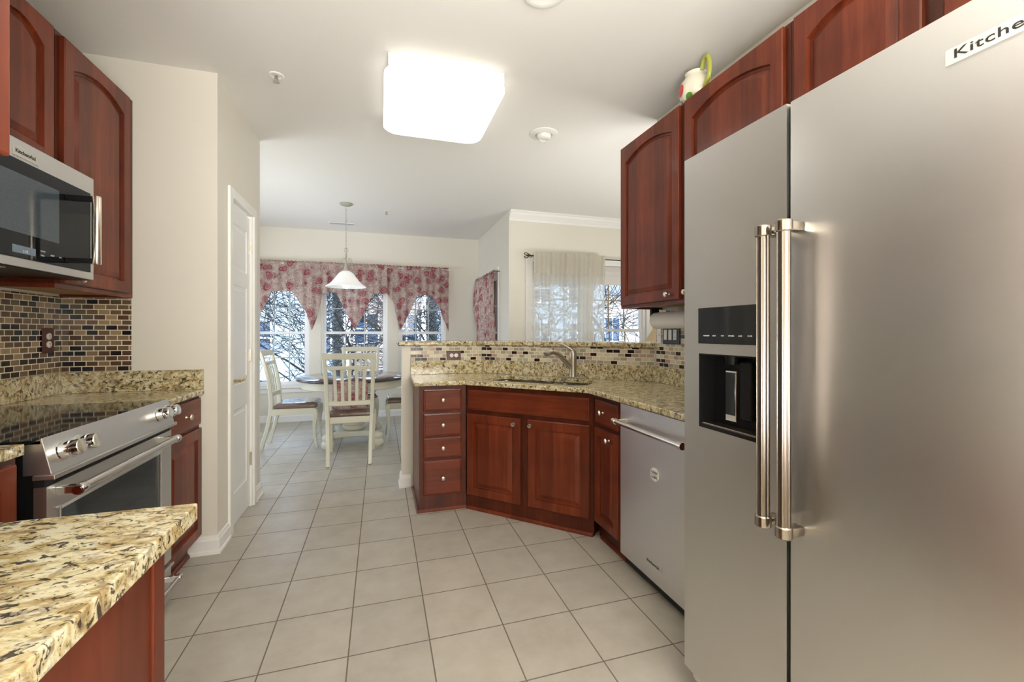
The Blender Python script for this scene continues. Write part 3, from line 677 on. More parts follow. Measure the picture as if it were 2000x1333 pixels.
# dispenser
dsp = box('dispenser_panel', (dx0, -.003, 1.222), (dx1, .002, 1.337), 'blackglass', fd, .001)
for k, w_ in enumerate(('MEASURED', 'LIGHT', 'TEMP', 'OPTIONS', 'LOCK', 'FILTER')):
    text('lettering', w_, .0052, 'whiteink', dsp, (dx0+.037+k*.034, -.0034, 1.246), ext=.0002, align='CENTER')
bm = bmesh.new(); d_ = .062
add_box(bm, (dx0, .058, dz0), (dx1, .064, dz1)); add_box(bm, (dx0, .0, dz0), (dx0+.004, .06, dz1)); add_box(bm, (dx1-.004, .0, dz0), (dx1, .06, dz1)); add_box(bm, (dx0, 0, dz1-.004), (dx1, .06, dz1)); add_box(bm, (dx0, 0, dz0), (dx1, .06, dz0+.012))
mk('dispenser_well', bm, 'black', fd)
bm = bmesh.new()
for k in range(9): add_box(bm, (dx0+.01, .006+k*.0055, dz0+.012), (dx1-.01, .0085+k*.0055, dz0+.016))
mk('drip_grille', bm, 'steel_handle', fd)
bm = bmesh.new(); add_box(bm, (.150, .030, .985), (.196, .036, 1.140), .003); pd = mk('dispenser_paddle', bm, 'chrome', fd)
box('paddle_pad', (.154, .0285, 1.004), (.190, .0305, 1.135), 'blackglass', pd)
bm = bmesh.new(); add_lathe(bm, [(.018, dz1-.03), (.022, dz1-.004)], (.173, .034, 0), n=16); add_box(bm, (.215, .02, 1.0), (.26, .058, 1.17), .006); mk('spout', bm, 'black', fd)
b_ = box('badge', (.716, -.005, 1.748), (.905, 0, 1.776), 'badge', rd, .0012)
text('lettering', 'KitchenAid', .0235, 'ink', b_, (.728, -.0052, 1.7545), sx=1.42, bold=.0001, spacing=1.05)

# --- switch plate etc on right wall
p = thing('switch_plate', 'black triple plate with two white rockers and an outlet on the right wall tile', 'switch', (1.8355, 2.492, 1.182), -PI/2)
bm = bmesh.new(); add_box(bm, (0, -.007, 0), (.175, 0, .122), .004); mk('plate', bm, 'switchplate', p)
for x in (.018, .066, .114): box('rocker' if x < .1 else 'receptacle', (x, -.011, .028), (x+.034, -.007, .095), 'whiteplastic', p, .002)
for z in (.045, .078):
    for x in (.125, .134): box('slot', (x-.001, -.0116, z-.004), (x+.001, -.0109, z+.004), 'ink', p.children[-1])
p = thing('small_outlet_plate', 'pale single plate left of the black switch plate on the tile', 'outlet', (1.8355, 2.556, 1.185), -PI/2)
box('plate', (0, -.005, 0), (.045, 0, .115), 'whiteplastic', p, .003); box('toggle', (.017, -.012, .05), (.028, -.005, .066), 'whiteplastic', p, .002)
p = thing('paper_towel_holder', 'black bracket with a white paper towel roll under the right wall cabinet', 'paper towel holder', (1.70, 2.40, 0), 0)
box('bracket', (-.028, -.012, 1.335), (.028, .012, 1.4145), 'black', p, .004); box('bracket', (-.028, -.372, 1.335), (.028, -.348, 1.4145), 'black', p, .004)
bm = bmesh.new(); add_tube(bm, [(0, -.36, 1.35), (0, 0, 1.35)], .008, 10); mk('rod', bm, 'black', p, True)
bm = bmesh.new(); add_lathe(bm, [(.048, -.345), (.052, -.34), (.052, -.02), (.048, -.015)], (0, 0, 1.335), 'x', 28); bm.transform(Matrix.Rotation(PI/2, 4, 'Z')) ; 
mk('paper_roll', bm, 'paper', p, True)

# --- left side (range wall); left heights
LZ = .94
c = thing('drawer_door_cabinet', 'cherry base cabinet with one drawer and door between range and pantry wall', 'cabinet', (-.98, 2.387, 0), PI/2)
bm = bmesh.new(); add_box(bm, (0, 0, .10), (.461, .61, LZ-.031)); add_box(bm, (0, .05, 0), (.461, .61, .10)); mk('cabinet_box', bm, 'wooddark', c)
drawer(c, .02, .445, .745, .893); door(c, .02, .445, .12, .725)
bm = bmesh.new(); add_path(bm, [(.461, .05), (0, .05)], [(0, 0), (.014, 0), (.013, .012), (.006, .02), (0, .022)]); mk('shoe_moulding', bm, 'wood', c)
ct = slab('granite_countertop', [(-.952, 2.388), (-.952, 2.848), (-1.598, 2.848), (-1.598, 2.388)], LZ-.03, LZ, 'granite'); tag(ct, 'granite countertop piece right of the range against the pantry wall', 'countertop')
bm = bmesh.new(); add_path(bm, [(-.955, 2.848), (-1.598, 2.848), (-1.598, 2.388)], [(0, LZ+.0005), (.02, LZ+.0005), (.02, 1.05), (0, 1.05)]); mk('upstand', bm, 'granite', ct, bevel=.002)
ct = slab('granite_countertop', [(-.325, .315), (-.325, .94), (-.97, .94), (-.97, 1.583), (-1.598, 1.583), (-1.598, .315)], LZ-.032, LZ, 'granite', bevel=.003); tag(ct, 'large speckled granite countertop in the near left foreground with a pointed corner', 'countertop')
bm = bmesh.new(); add_path(bm, [(-1.598, 2.387), (-1.598, .32)], [(0, LZ+.0005), (.02, LZ+.0005), (.02, 1.05), (0, 1.05)]); o = mk('granite_upstand', bm, 'granite', None, bevel=.002); tag(o, 'granite upstand strip along the left wall behind the range', 'backsplash')
c = thing('peninsula_cabinet', 'cherry base cabinet end panel under the near left granite counter', 'cabinet', (-.36, .315, 0), 0)
box('cabinet_box', (-1.235, 0, .0), (-.004, .56, LZ-.034), 'wooddark', c)
box('end_panel', (-.004, 0, 0), (.002, .53, LZ-.034), 'wood', c); box('front_stile', (-.03, .53, 0), (.007, .567, LZ-.034), 'wood', c, .003)
c = thing('base_cabinet', 'cherry base cabinet in the left corner beside the black range side', 'cabinet', (-.985, .885, 0), PI/2)
box('cabinet_box', (0, .0, .0), (.688, .60, LZ-.034), 'wooddark', c); door(c, .02, .665, .12, .89)

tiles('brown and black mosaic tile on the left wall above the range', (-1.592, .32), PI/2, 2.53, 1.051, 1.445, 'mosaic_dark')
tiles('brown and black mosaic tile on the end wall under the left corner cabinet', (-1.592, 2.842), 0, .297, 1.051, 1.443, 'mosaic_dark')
p = thing('outlet_plate', 'tall dark wood plate with two round white receptacles on the left wall tile', 'outlet', (-1.5915, 2.700, 1.155), PI/2)
bm = bmesh.new(); add_box(bm, (0, -.006, 0), (.078, 0, .126), .003); mk('plate', bm, 'plate', p)
for z in (.044, .084): outlet_face(p, .039, z, -.006)

# range
c = thing('range_oven', 'stainless slide-in electric range with black glass cooktop and four knobs', 'range', (-.93, 1.598, 0), PI/2)
RW = .784
box('oven_body', (.004, .02, .03), (RW-.004, .66, .93), 'black', c)
bm = bmesh.new(); add_box(bm, (.0, .012, .931), (RW, .662, .944), .002); mk('cooktop', bm, 'blackglass', c)
bm = bmesh.new()   # slanted control panel
add_loops(bm, [[(0, .055, .93), (0, .012, .95), (0, -.012, .842), (0, .055, .842)], [(RW, .055, .93), (RW, .012, .95), (RW, -.012, .842), (RW, .055, .842)]])
add_box(bm, (-.006, -.022, .828), (RW+.004, .03, .842)); cp = mk('control_panel', bm, 'steel_dw', c, bevel=.002)
import mathutils
for x in (.063, .142, RW-.128, RW-.052):
    bm = bmesh.new()
    add_lathe(bm, [(.030, 0), (.030, .005), (.026, .007), (.0255, .024), (.0275, .026), (.0275, .030), (.0245, .032), (.0235, .050), (.021, .053), (.001, .0535)], (0, 0, 0), 'y', 28)
    bm.transform(Matrix.Rotation(-math.radians(12), 4, 'X')); k = mk('knob', bm, 'chrome', cp, True, (x, .002, .897)); 
bm = bmesh.new(); add_box(bm, (.0, .005, .808), (RW, .03, .828)); mk('vent_slot', bm, 'void', c)
bm = bmesh.new(); z0, z1 = .205, .806
for a, b_, q, r_ in ((0, .055, z0, z1), (RW-.11, RW, z0, z1), (.055, RW-.11, z0, .30), (.055, RW-.11, .722, z1)): add_box(bm, (a, -.0, q), (b_, .03, r_))
od = mk('oven_door', bm, 'steel_dw', c)
bm = bmesh.new(); add_box(bm, (.055, .006, .30), (RW-.11, .014, .722)); mk('oven_window', bm, 'ovenglass', od)
bm = bmesh.new()
for a, b_, q, r_ in ((.045, .055, .29, .732), (RW-.11, RW-.10, .29, .732), (.055, RW-.11, .722, .732)): add_box(bm, (a, -.004, q), (b_, .0, r_), .001)
mk('window_trim', bm, 'chrome', od)
def bar(parent, x0, x1, y, z, r, red=True):
    bm = bmesh.new(); add_tube(bm, [(x0, y, z), (x1, y, z)], r, 18); add_lathe(bm, [(r+.002, -.014), (r+.003, -.012), (r+.003, .012), (r+.002, .014)], (x0+.018, y, z), 'x', 18); add_lathe(bm, [(r+.002, -.014), (r+.003, -.012), (r+.003, .012), (r+.002, .014)], (x1-.018, y, z), 'x', 18)
    o = mk('handle', bm, 'steel_handle', parent, True)
    for x in (x0+.018, x1-.018): box('bracket', (x-.011, y, z-.012), (x+.011, 0, z+.012), 'chrome', o, .002)
    if red:
        bm = bmesh.new(); add_lathe(bm, [(r*.8, -.002), (r*.8, .001)], (x0, y, z), 'x', 18); mk('medallion', bm, 'redcap', o, True)
bar(od, .030, RW-.072, -.055, .782, .0145)
bm = bmesh.new(); add_box(bm, (0, 0, .022), (RW, .03, .180), .003); wd = mk('warming_drawer', bm, 'steel_dw', c)
bar(wd, .04, RW-.045, -.055, .142, .011, False)
box('drawer_lip', (0, -.012, .180), (RW, .03, .192), 'steel_dw', wd, .002)
for x in (.05, RW-.07):
    for y in (.1, .58): bm = bmesh.new(); add_lathe(bm, [(.015, 0), (.015, .022)], (x, y, 0), n=12); mk('foot', bm, 'black', c)

# left uppers
c = thing('wall_cabinet', 'tall cherry wall cabinet with one arched door right of the microwave', 'cabinet', (-1.29, 2.262, 0), PI/2)
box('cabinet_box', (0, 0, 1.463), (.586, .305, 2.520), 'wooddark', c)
bm = bmesh.new(); add_box(bm, (0, 0, 1.445), (.586, .02, 1.463)); add_box(bm, (.568, .02, 1.445), (.586, .305, 1.463)); add_box(bm, (0, .02, 1.445), (.018, .305, 1.463)); mk('bottom_rail', bm, 'wood', c)
box('underside', (.018, .02, 1.458), (.568, .305, 1.4625), 'maple', c)
door(c, .026, .520, 1.468, 2.508, .05, .10, 1.492)
c = thing('wall_cabinet', 'short cherry wall cabinet with arched doors directly above the microwave', 'cabinet', (-1.29, 1.500, 0), PI/2)
box('cabinet_box', (0, 0, 1.925), (.760, .305, 2.520), 'wooddark', c)
door(c, .02, .365, 1.935, 2.508, .05); door(c, .375, .726, 1.935, 2.508, .05)
c = thing('wall_cabinet', 'cherry wall cabinet side cut off by the near left edge of the view', 'cabinet', (-.405, .312, 0), 0)
box('cabinet_box', (-1.19, 0, 1.445), (0, .312, 2.52), 'wood', c, .002); box('door', (-.50, .312, 1.46), (-.003, .334, 2.50), 'wood', c, .003)
# microwave
c = thing('microwave', 'stainless over-the-range microwave with dark glass door mounted above the range', 'microwave', (-1.185, 1.55, 1.485), PI/2)
MW, MH = .762, .432
box('microwave_body', (0, .03, .012), (MW, .405, MH), 'black', c)
bm = bmesh.new(); add_box(bm, (0, 0, MH-.066), (MW, .032, MH+.004)); add_box(bm, (0, 0, 0), (MW, .032, .030)); add_box(bm, (MW-.026, 0, .030), (MW, .032, MH-.066)); add_box(bm, (0, 0, .030), (.02, .032, MH-.066)); mk('front_frame', bm, 'steel_dw', c, bevel=.0015)
dw = box('door_glass', (.02, -.003, .030), (MW-.026, .03, MH-.066), 'blackglass', c, .001)
m_, N_, L_, B_ = newmat('tinted_microwave_window'); setp(B_, color=(.055, .075, .09), rough=.10, spec=.8)
M['mwwin'] = m_
n_ = N_.new('ShaderNodeTexVoronoi'); n_.inputs['Scale'].default_value = 350; r_ = ramp(N_, [(0, (.04, .055, .068)), (1, (.08, .10, .12))]); t_ = N_.new('ShaderNodeTexCoord'); L_.new(t_.outputs['Object'], n_.inputs[0]); L_.new(n_.outputs['Distance'], r_.inputs[0]); L_.new(r_.outputs[0], B_.inputs['Base Color'])
box('door_window', (.06, -.0042, .115), (.545, -.003, .318), 'mwwin', dw)
dp = box('clock_display', (.325, -.0042, .046), (.427, -.003, .072), 'display', dw)
text('lettering', '1:15', .014, 'whiteink', dp, (.368, -.0048, .050), ext=.0002)
for k in range(6):
    text('lettering', ('COOK', 'STOP', 'CLOCK', 'TIMER', 'LIGHT', 'FAN')[k], .007, 'whiteink', dw, ((.25, .25, .45, .45, .50, .545)[k], -.0042, (.068, .052, .068, .052, .06, .06)[k]), ext=.0002)
for k in range(4): text('lettering', '%d' % (k+1), .007, 'whiteink', dw, (.585+k*.022, -.0042, .06), ext=.0002)
b_ = box('badge', (.330, -.003, MH-.056), (.446, 0, MH-.020), 'badge', c, .001)
text('lettering', 'KitchenAid', .0185, 'ink', b_, (.338, -.0032, MH-.044), sx=1.08, bold=.0003)
bm = bmesh.new(); add_lathe(bm, [(.013, .045), (.015, .048), (.015, .315), (.013, .318)], (.585, -.10, 0), n=18); hd = mk('handle', bm, 'nickel', dw, True)
for z in (.048, .296): box('bracket', (.576, -.10, z), (.600, -.003, z+.020), 'black', hd, .002)
bm = bmesh.new(); add_box(bm, (.01, .01, -.004), (MW-.01, .38, .012)); mk('vent_underside', bm, 'black', c)
bm = bmesh.new()
for k in range(12): add_box(bm, (.03, .03+k*.012, -.007), (.35, .036+k*.012, -.004))
mk('grease_filter', bm, 'steel_dw', c)

# pitcher on top of the right uppers
p = thing('ceramic_pitcher', 'cream ceramic pitcher with lime handle and red dot on top of the right cabinets', 'pitcher', (1.625, 1.93, 2.473), 0)
bm = bmesh.new(); add_lathe(bm, [(.045, 0), (.05, .004), (.075, .04), (.085, .08), (.078, .125), (.055, .155), (.052, .17), (.056, .178), (.050, .176), (.046, .165), (.046, .15)], n=32); mk('jug_body', bm, 'ceramic', p, True)
bm = bmesh.new(); sp = spline([(-.01, -.072, .06), (-.015, -.115, .10), (-.015, -.12, .17), (-.01, -.10, .215), (-.006, -.07, .212), (-.004, -.052, .17)], 6); add_tube(bm, sp, .012, 12); mk('handle', bm, 'greenglaze', p, True)
def patch(name, th, zc, r, mat):
    bm = bmesh.new(); prof = [(0, .05), (.04, .075), (.08, .085), (.125, .078), (.155, .055)]
    def R(z):
        for (a, ra), (b, rb) in zip(prof, prof[1:]):
            if a <= z <= b: return ra+(rb-ra)*(z-a)/(b-a)+.0025
        return .06
    rings = []
    for q in (0.02, .4, .75, 1.0):
        lp = []
        for k in range(20):
            a = 2*PI*k/20; z = zc+r*q*math.sin(a); t = th + r*q*math.cos(a)/.085; rr = R(z); lp.append((rr*math.cos(t), rr*math.sin(t), z))
        rings.append(lp)
    add_loops(bm, rings); mk(name, bm, mat, p, True)
patch('red_dot', math.radians(165), .085, .032, 'redglaze'); patch('leaf_dot', math.radians(205), .03, .022, 'leafglaze'); patch('leaf_dot', math.radians(150), .025, .016, 'leafglaze')

# ------------------------------------------------------------------ ceiling things
def rect_fixture(label, x0, x1, y0, y1):
    c = thing('ceiling_light', label, 'ceiling light', ((x0+x1)/2, (y0+y1)/2, CH)); w, d = (x1-x0)/2, (y1-y0)/2
    box('mounting_pan', (-w+.02, -d+.02, -.066), (w-.02, d-.02, 0), 'trim', c, .004)
    bm = bmesh.new(); L_ = []
    for i, z, r in ((0, -.064, .10), (0, -.080, .10), (.010, -.089, .095), (.05, -.094, .08), (.12, -.097, .06)): L_.append([(x, y, z) for x, y in rrect(-w+i, w-i, -d+i, d-i, r, 6)])
    add_loops(bm, L_); mk('diffuser', bm, 'lamp', c, True); return c
rect_fixture('large lit square fluorescent ceiling light with rounded corners', .02, .70, 2.347, 3.15)
rect_fixture('added unseen square ceiling light behind the camera over the cooking aisle', -.1, .58, -.75, .05)  # out-of-view fixture added to light the kitchen
rect_fixture('added unseen square ceiling light in the living room behind the right wall', 4.0, 4.7, 1.8, 2.6)  # unseen fixture added to light the living room side
c = thing('round_ceiling_light', 'small round white recessed light cut off by the top of the view', 'ceiling light', (.68, 1.80-.055, CH))
bm = bmesh.new(); add_lathe(bm, [(.10, 0), (.10, -.006), (.085, -.012), (.07, -.008)], n=32); mk('trim_ring', bm, 'trim', c, True)
bm = bmesh.new(); add_lathe(bm, [(.069, -.001), (.069, -.006)], n=32); mk('lens', bm, 'lamp_soft', c, True)
c = thing('smoke_detector', 'round white domed disc on the ceiling right of the square light', 'smoke detector', (1.168, 3.005, CH))
bm = bmesh.new(); add_lathe(bm, [(.105, 0), (.105, -.006), (.09, -.014), (.065, -.016), (.060, -.010), (.060, -.002)], n=36); mk('ring', bm, 'whiteplastic', c, True)
bm = bmesh.new(); add_lathe(bm, [(.056, -.002), (.055, -.02), (.045, -.038), (.03, -.044), (.028, -.040), (.001, -.040)], n=32); mk('dome', bm, 'whiteplastic', c, True)
def sprinkler(label, x, y, s=1.0):
    c = thing('fire_sprinkler', label, 'sprinkler', (x, y, CH))
    bm = bmesh.new(); add_lathe(bm, [(.042*s, 0), (.042*s, -.003), (.036*s, -.006), (.026*s, -.004), (.026*s, -.001)], n=28); mk('escutcheon', bm, 'trim', c, True)
    bm = bmesh.new(); add_lathe(bm, [(.010, 0), (.010, -.018), (.005, -.020), (.005, -.036), (.018, -.038), (.018, -.040)], n=14)
    add_tube(bm, [(.008, 0, -.015), (.013, 0, -.026), (.004, 0, -.037)], .002, 6); add_tube(bm, [(-.008, 0, -.015), (-.013, 0, -.026), (-.004, 0, -.037)], .002, 6); mk('head', bm, 'nickel', c, True)
sprinkler('fire sprinkler head on the ceiling left of the square light', -.573, 2.775)
sprinkler('small fire sprinkler on the dining ceiling right of the pendant cord', .074, 5.48, .9)
c = thing('air_vent', 'narrow grey air vent in the dining ceiling behind the pendant', 'vent', (-.50, 6.27, CH))
bm = bmesh.new(); add_box(bm, (-.165, -.045, -.005), (.165, .045, 0)); mk('frame', bm, 'trim', c)
bm = bmesh.new()
for k in range(24): 
    x = -.15+k*.0128; add_box(bm, (x, -.034, -.009), (x+.006, .034, -.005))
mk('louver', bm, 'muntin', c)

# pendant
px, py = -.374, 5.29
c = thing('pendant_lamp', 'white glass bell pendant hanging on a chain over the dining table', 'pendant lamp', (px, py, CH))
bm = bmesh.new(); add_lathe(bm, [(.07, 0), (.07, -.012), (.055, -.022), (.02, -.03), (.008, -.036)], n=28); mk('canopy', bm, 'antique', c, True)
bm = bmesh.new(); z = -.04; k = 0
while z > -.52:
    pts = [(.007*math.cos(a) if k % 2 else 0, 0 if k % 2 else .007*math.cos(a), z-.014+.014*math.sin(a)) for a in [2*PI*i/8 for i in range(9)]]
    add_tube(bm, pts, .0022, 5, False); z -= .022; k += 1
mk('chain', bm, 'antique', c, True)
bm = bmesh.new(); add_lathe(bm, [(.004, -.50), (.006, -.56), (.012, -.60), (.007, -.64), (.014, -.70), (.022, -.745), (.03, -.765), (.032, -.785)], n=16)
pts = [(.022*math.cos(a), 0, -.535+.022*math.sin(a)) for a in [2*PI*i/14 for i in range(15)]]; add_tube(bm, pts, .003, 6, False)
for k in range(3):
    a = 2*PI*k/3+.4; q = [(.006, -.73), (.035, -.71), (.058, -.66), (.05, -.625), (.03, -.63), (.035, -.65), (.045, -.65)]
    add_tube(bm, spline([(r*math.cos(a), r*math.sin(a), z) for r, z in q], 5), .004, 6)
mk('scroll_stem', bm, 'antique', c, True)
bm = bmesh.new(); pr_ = [(.035, -.775), (.055, -.785), (.085, -.81), (.12, -.86), (.155, -.905), (.19, -.935), (.222, -.955), (.220, -.960), (.187, -.941), (.150, -.911), (.115, -.866), (.08, -.818), (.05, -.792), (.03, -.783)]
add_lathe(bm, pr_, n=40); mk('lamp_shade', bm, 'lamp_soft', c, True)
bm = bmesh.new(); add_lathe(bm, [(.012, -.80), (.016, -.86), (.035, -.90), (.042, -.935), (.034, -.965), (.015, -.978), (.001, -.98)], n=20); mk('bulb', bm, 'bulb', c, True)

# ------------------------------------------------------------------ dining set
t = thing('dining_table', 'round pedestal dining table with dark top and cream apron by the windows', 'table', (-.285, 5.28, 0))
bm = bmesh.new(); add_lathe(bm, [(.595, .733), (.606, .738), (.610, .748), (.606, .758), (.598, .763), (.001, .763)], n=72); mk('tabletop', bm, 'tabletop', t, True)
bm = bmesh.new(); add_lathe(bm, [(.50, .650), (.555, .650), (.560, .655), (.560, .725), (.575, .732), (.50, .732)], n=72); mk('apron', bm, 'chairpaint', t, True)
bm = bmesh.new(); add_lathe(bm, [(.12, .16), (.125, .17), (.13, .19), (.11, .205), (.12, .215), (.10, .235), (.075, .26), (.085, .30), (.115, .36), (.13, .42), (.11, .50), (.075, .54), (.09, .56), (.10, .58), (.08, .60), (.14, .66), (.16, .73)], n=32); mk('pedestal', bm, 'chairpaint', t, True)
bm = bmesh.new(); out = []
for q in range(4):
    a0 = PI/4+q*PI/2; a1 = a0+PI/2; R_ = .40
    p0 = Vector((R_*math.cos(a0), R_*math.sin(a0))); p1 = Vector((R_*math.cos(a1), R_*math.sin(a1)))
    tdir = (p1-p0).normalized(); inn = Vector((-tdir.y, tdir.x)); inn = inn if inn.dot(-p0-p1) > 0 else -inn
    for k in range(1, 12): u = k/12; out.append(tuple(p0.lerp(p1, u)+inn*.10*math.sin(PI*u)))
add_prism(bm, out, .10, .155); mk('base_plinth', bm, 'chairpaint', t, bevel=.012)
for q in range(4):
    a0 = PI/4+q*PI/2; bm = bmesh.new(); add_lathe(bm, [(.045, 0), (.06, .015), (.068, .045), (.062, .075), (.05, .09), (.058, .10), (.062, .125), (.05, .15), (.02, .165), (.001, .168)], (.36*math.cos(a0), .36*math.sin(a0), 0), n=20); mk('scroll_foot', bm, 'chairpaint', t, True)

def make_chair():
    c = thing('dining_chair', '', 'chair', (0, 0, 0))
    cp = 'chairpaint'
    for s in (-1, 1):
        ctrl = [(s*.187, -.305, 0), (s*.19, -.262, .16), (s*.195, -.225, .32), (s*.20, -.205, .45), (s*.205, -.208, .60), (s*.212, -.235, .80), (s*.222, -.285, 1.0), (s*.226, -.302, 1.05)]
        sp = spline(ctrl, 4); bm = bmesh.new(); add_loft(bm, [(p.x, p.y, p.z, .036, .040 if p.z < .7 else .034) for p in sp]); mk('rear_leg', bm, cp, c, True)
        ctrl = [(s*.212, .245, 0, .026), (s*.210, .235, .06, .026), (s*.208, .222, .16, .030), (s*.211, .222, .27, .040), (s*.214, .232, .36, .050), (s*.210, .225, .43, .052)]
        bm = bmesh.new(); sp = spline([q[:3] for q in ctrl], 4); ws = [ctrl[min(i//4, 4)][3]+(ctrl[min(i//4+1, 5)][3]-ctrl[min(i//4, 4)][3])*(i % 4)/4 for i in range(len(sp))]
        add_loft(bm, [(p.x, p.y, p.z, w_, w_) for p, w_ in zip(sp, ws)]); mk('front_leg', bm, cp, c, True)
    bm = bmesh.new(); add_box(bm, (-.20, .215, .375), (.20, .24, .44), .004); add_box(bm, (-.185, -.215, .385), (.185, -.19, .445), .004)
    for s in (-1, 1):
        x = s*.205; add_box(bm, (x-.012, -.20, .375), (x+.012, .225, .44), .004)
    mk('seat_frame', bm, cp, c)
    bm = bmesh.new(); pts = []
    def sr(i): return rrect(-.225+i, .225-i, -.185+i, .25-i, .04)
    add_loops(bm, [[(x, y, .441) for x, y in sr(.01)], [(x, y, .455) for x, y in sr(0)], [(x, y, .475) for x, y in sr(.002)], [(x, y, .492) for x, y in sr(.02)], [(x, y, .500) for x, y in sr(.06)], [(x, y, .503) for x, y in sr(.12)]]); mk('seat_cushion', bm, 'plastered', c, True)
    def yb(z):   # front surface of the raked back
        for (a, ya), (b, yb_) in (((.45, -.205), (.60, -.208)), ((.60, -.208), (.80, -.235)), ((.80, -.235), (1.0, -.285)), ((1.0, -.285), (1.08, -.312))):
            if z <= b: return ya+(yb_-ya)*(z-a)/(b-a)
        return -.312
    def rail(name, z0, z1, w, th=.024, bow=.02):
        bm = bmesh.new(); loops = []
        for k in range(13):
            u = -1+2*k/12; x = u*w/2; dy = -bow*(1-u*u)
            loops.append([(x, yb(z0)+dy-th/2, z0), (x, yb(z0)+dy+th/2, z0), (x, yb(z1)+dy+th/2, z1), (x, yb(z1)+dy-th/2, z1)])
        add_loops(bm, loops); mk(name, bm, cp, c, bevel=.004)
    rail('crest_rail', 1.005, 1.065, .485, .030); rail('upper_rail', .905, .94, .43); rail('lower_rail', .555, .60, .40)
    for k in range(5):
        x = (-.135+k*.0675); u = x/.21; dy = -.02*(1-u*u); bm = bmesh.new()
        add_loft(bm, [(x*(.93+.07*(z-.58)/.34), yb(z)+dy, z, .030, .012) for z in (.585, .65, .72, .80, .86, .925)]); mk('slat', bm, cp, c)
    bm = bmesh.new()
    for s in (-1, 1): add_box(bm, (s*.187-.014, -.325, 0), (s*.187+.014, -.290, .005)); add_box(bm, (s*.212-.01, .236, 0), (s*.212+.01, .256, .004))
    mk('floor_glide', bm, 'void', c)
    return c
ch0 = make_chair(); G = 'dining chairs around the round table'
for i, (x, y, rz, lab) in enumerate([(-.28, 4.655, 0, 'cream slat-back dining chair with its back to the kitchen, in front of the table'),
        (-.905, 5.335, -PI/2, 'cream slat-back dining chair seen in profile left of the round table'),
        (-.25, 5.90, PI, 'cream dining chair on the window side, only its crest showing over the table'),
        (.315, 5.38, PI/2, 'cream dining chair right of the table, mostly hidden by the half wall')]):
    c = ch0 if i == 0 else copy_tree(ch0)
    c.location = (x, y, 0); c.rotation_euler = (0, 0, rz); tag(c, lab, 'chair', G)
bm = bmesh.new(); L_ = []
for y, i in ((0, .03), (.015, .008), (.035, 0), (.055, .008), (.07, .03), (.078, .07)): L_.append([(x, y, z) for x, z in rrect(-.165+i, .165-i, 0+i*.6, .27-i*.6, .03)])
add_loops(bm, L_); cu = mk('paisley_cushion', bm, 'paisley', None, True, (-.28, 4.455, .512)); cu.rotation_euler = (math.radians(-5), 0, 0)
tag(cu, 'rose paisley cushion leaning inside the back of the nearest dining chair', 'cushion')

# ------------------------------------------------------------------ curtains
def zint(pts, x):
    for (a, za), (b, zb) in zip(pts, pts[1:]):
        if a <= x <= b: return za+(zb-za)*(x-a)/(b-a)
    return pts[-1][1] if x > pts[-1][0] else pts[0][1]
RY = 6.66
def bpx(u, v, y):   # point of the y=const plane seen at a photo pixel; used for tracing outlines of flat-hung cloth
    a = (u-1000)/841.4; b = (650.5-v)/841.4; c_, s_ = math.cos(YAW), math.sin(YAW)
    t = y/(-s_*a+c_); return ((c_*a+s_)*t, 1.257+b*t)
def valance(label, outline, x0, x1, n, y=RY, top=2.262, seed=0, amp=.012):
    rnd = random.Random(seed); bm = bmesh.new(); rows = 16; grid = []
    ph = [rnd.uniform(0, 6) for _ in range(3)]
    for i in range(n+1):
        x = x0+(x1-x0)*i/n; zb = zint(outline, x); col = []
        for j in range(rows+1):
            v = j/rows; z = top+(zb-top)*v
            wv = math.sin(x*62+ph[0])*.6+math.sin(x*37+ph[1]+v)*.5; am = amp*(.45+.9*v)
            zz = z + (.006*math.sin(x*130+ph[2]) if j == 0 else 0)
            rodb = -.012*math.exp(-((z-(top-.035))/.018)**2)
            col.append(bm.verts.new((x, y+wv*am+rodb, zz)))
        grid.append(col)
    for i in range(n):
        for j in range(rows): bm.faces.new((grid[i][j], grid[i+1][j], grid[i+1][j+1], grid[i][j+1]))
    o = mk('window_valance', bm, 'paisley', None, True)
    so = o.modifiers.new('solidify', 'SOLIDIFY'); so.thickness = .0012
    return tag(o, label, 'valance', 'paisley valances over the dining windows')
def ol(pts, y=RY): return [bpx(u, v, y) for u, v in pts]
A_ = [(-1.80, 1.30)] + ol([(503, 628), (530, 569), (571, 570), (600, 614), (606, 622), (611, 632)])
valance('left rose paisley valance, ending beside the pantry door', A_, -1.80, A_[-1][0], 120, seed=1)
B_1 = ol([(600, 618), (610, 646), (620, 619), (631, 573), (657, 572), (694, 647), (729, 574), (757, 574)])
valance('middle rose paisley valance with a pointed centre behind the pendant shade', B_1, B_1[0][0], B_1[-1][0], 120, y=RY-.022, seed=2)
C_1 = ol([(757, 575), (768, 590), (781, 646), (792, 628), (815, 577), (843, 577), (858, 603), (876, 648)])
valance('right rose paisley valance with a pointed tail over the third window', C_1, C_1[0][0], C_1[-1][0], 110, seed=3)
bm = bmesh.new(); add_tube(bm, [(-1.85, RY, 2.228), (1.03, RY, 2.228)], .007, 10)
for x in (-1.84, 1.02): add_tube(bm, [(x, RY, 2.228), (x, 6.75, 2.228)], .006, 8)
tag(mk('curtain_rod', bm, 'trim', None, True), 'slim white rod carrying the three paisley valances', 'curtain rod')
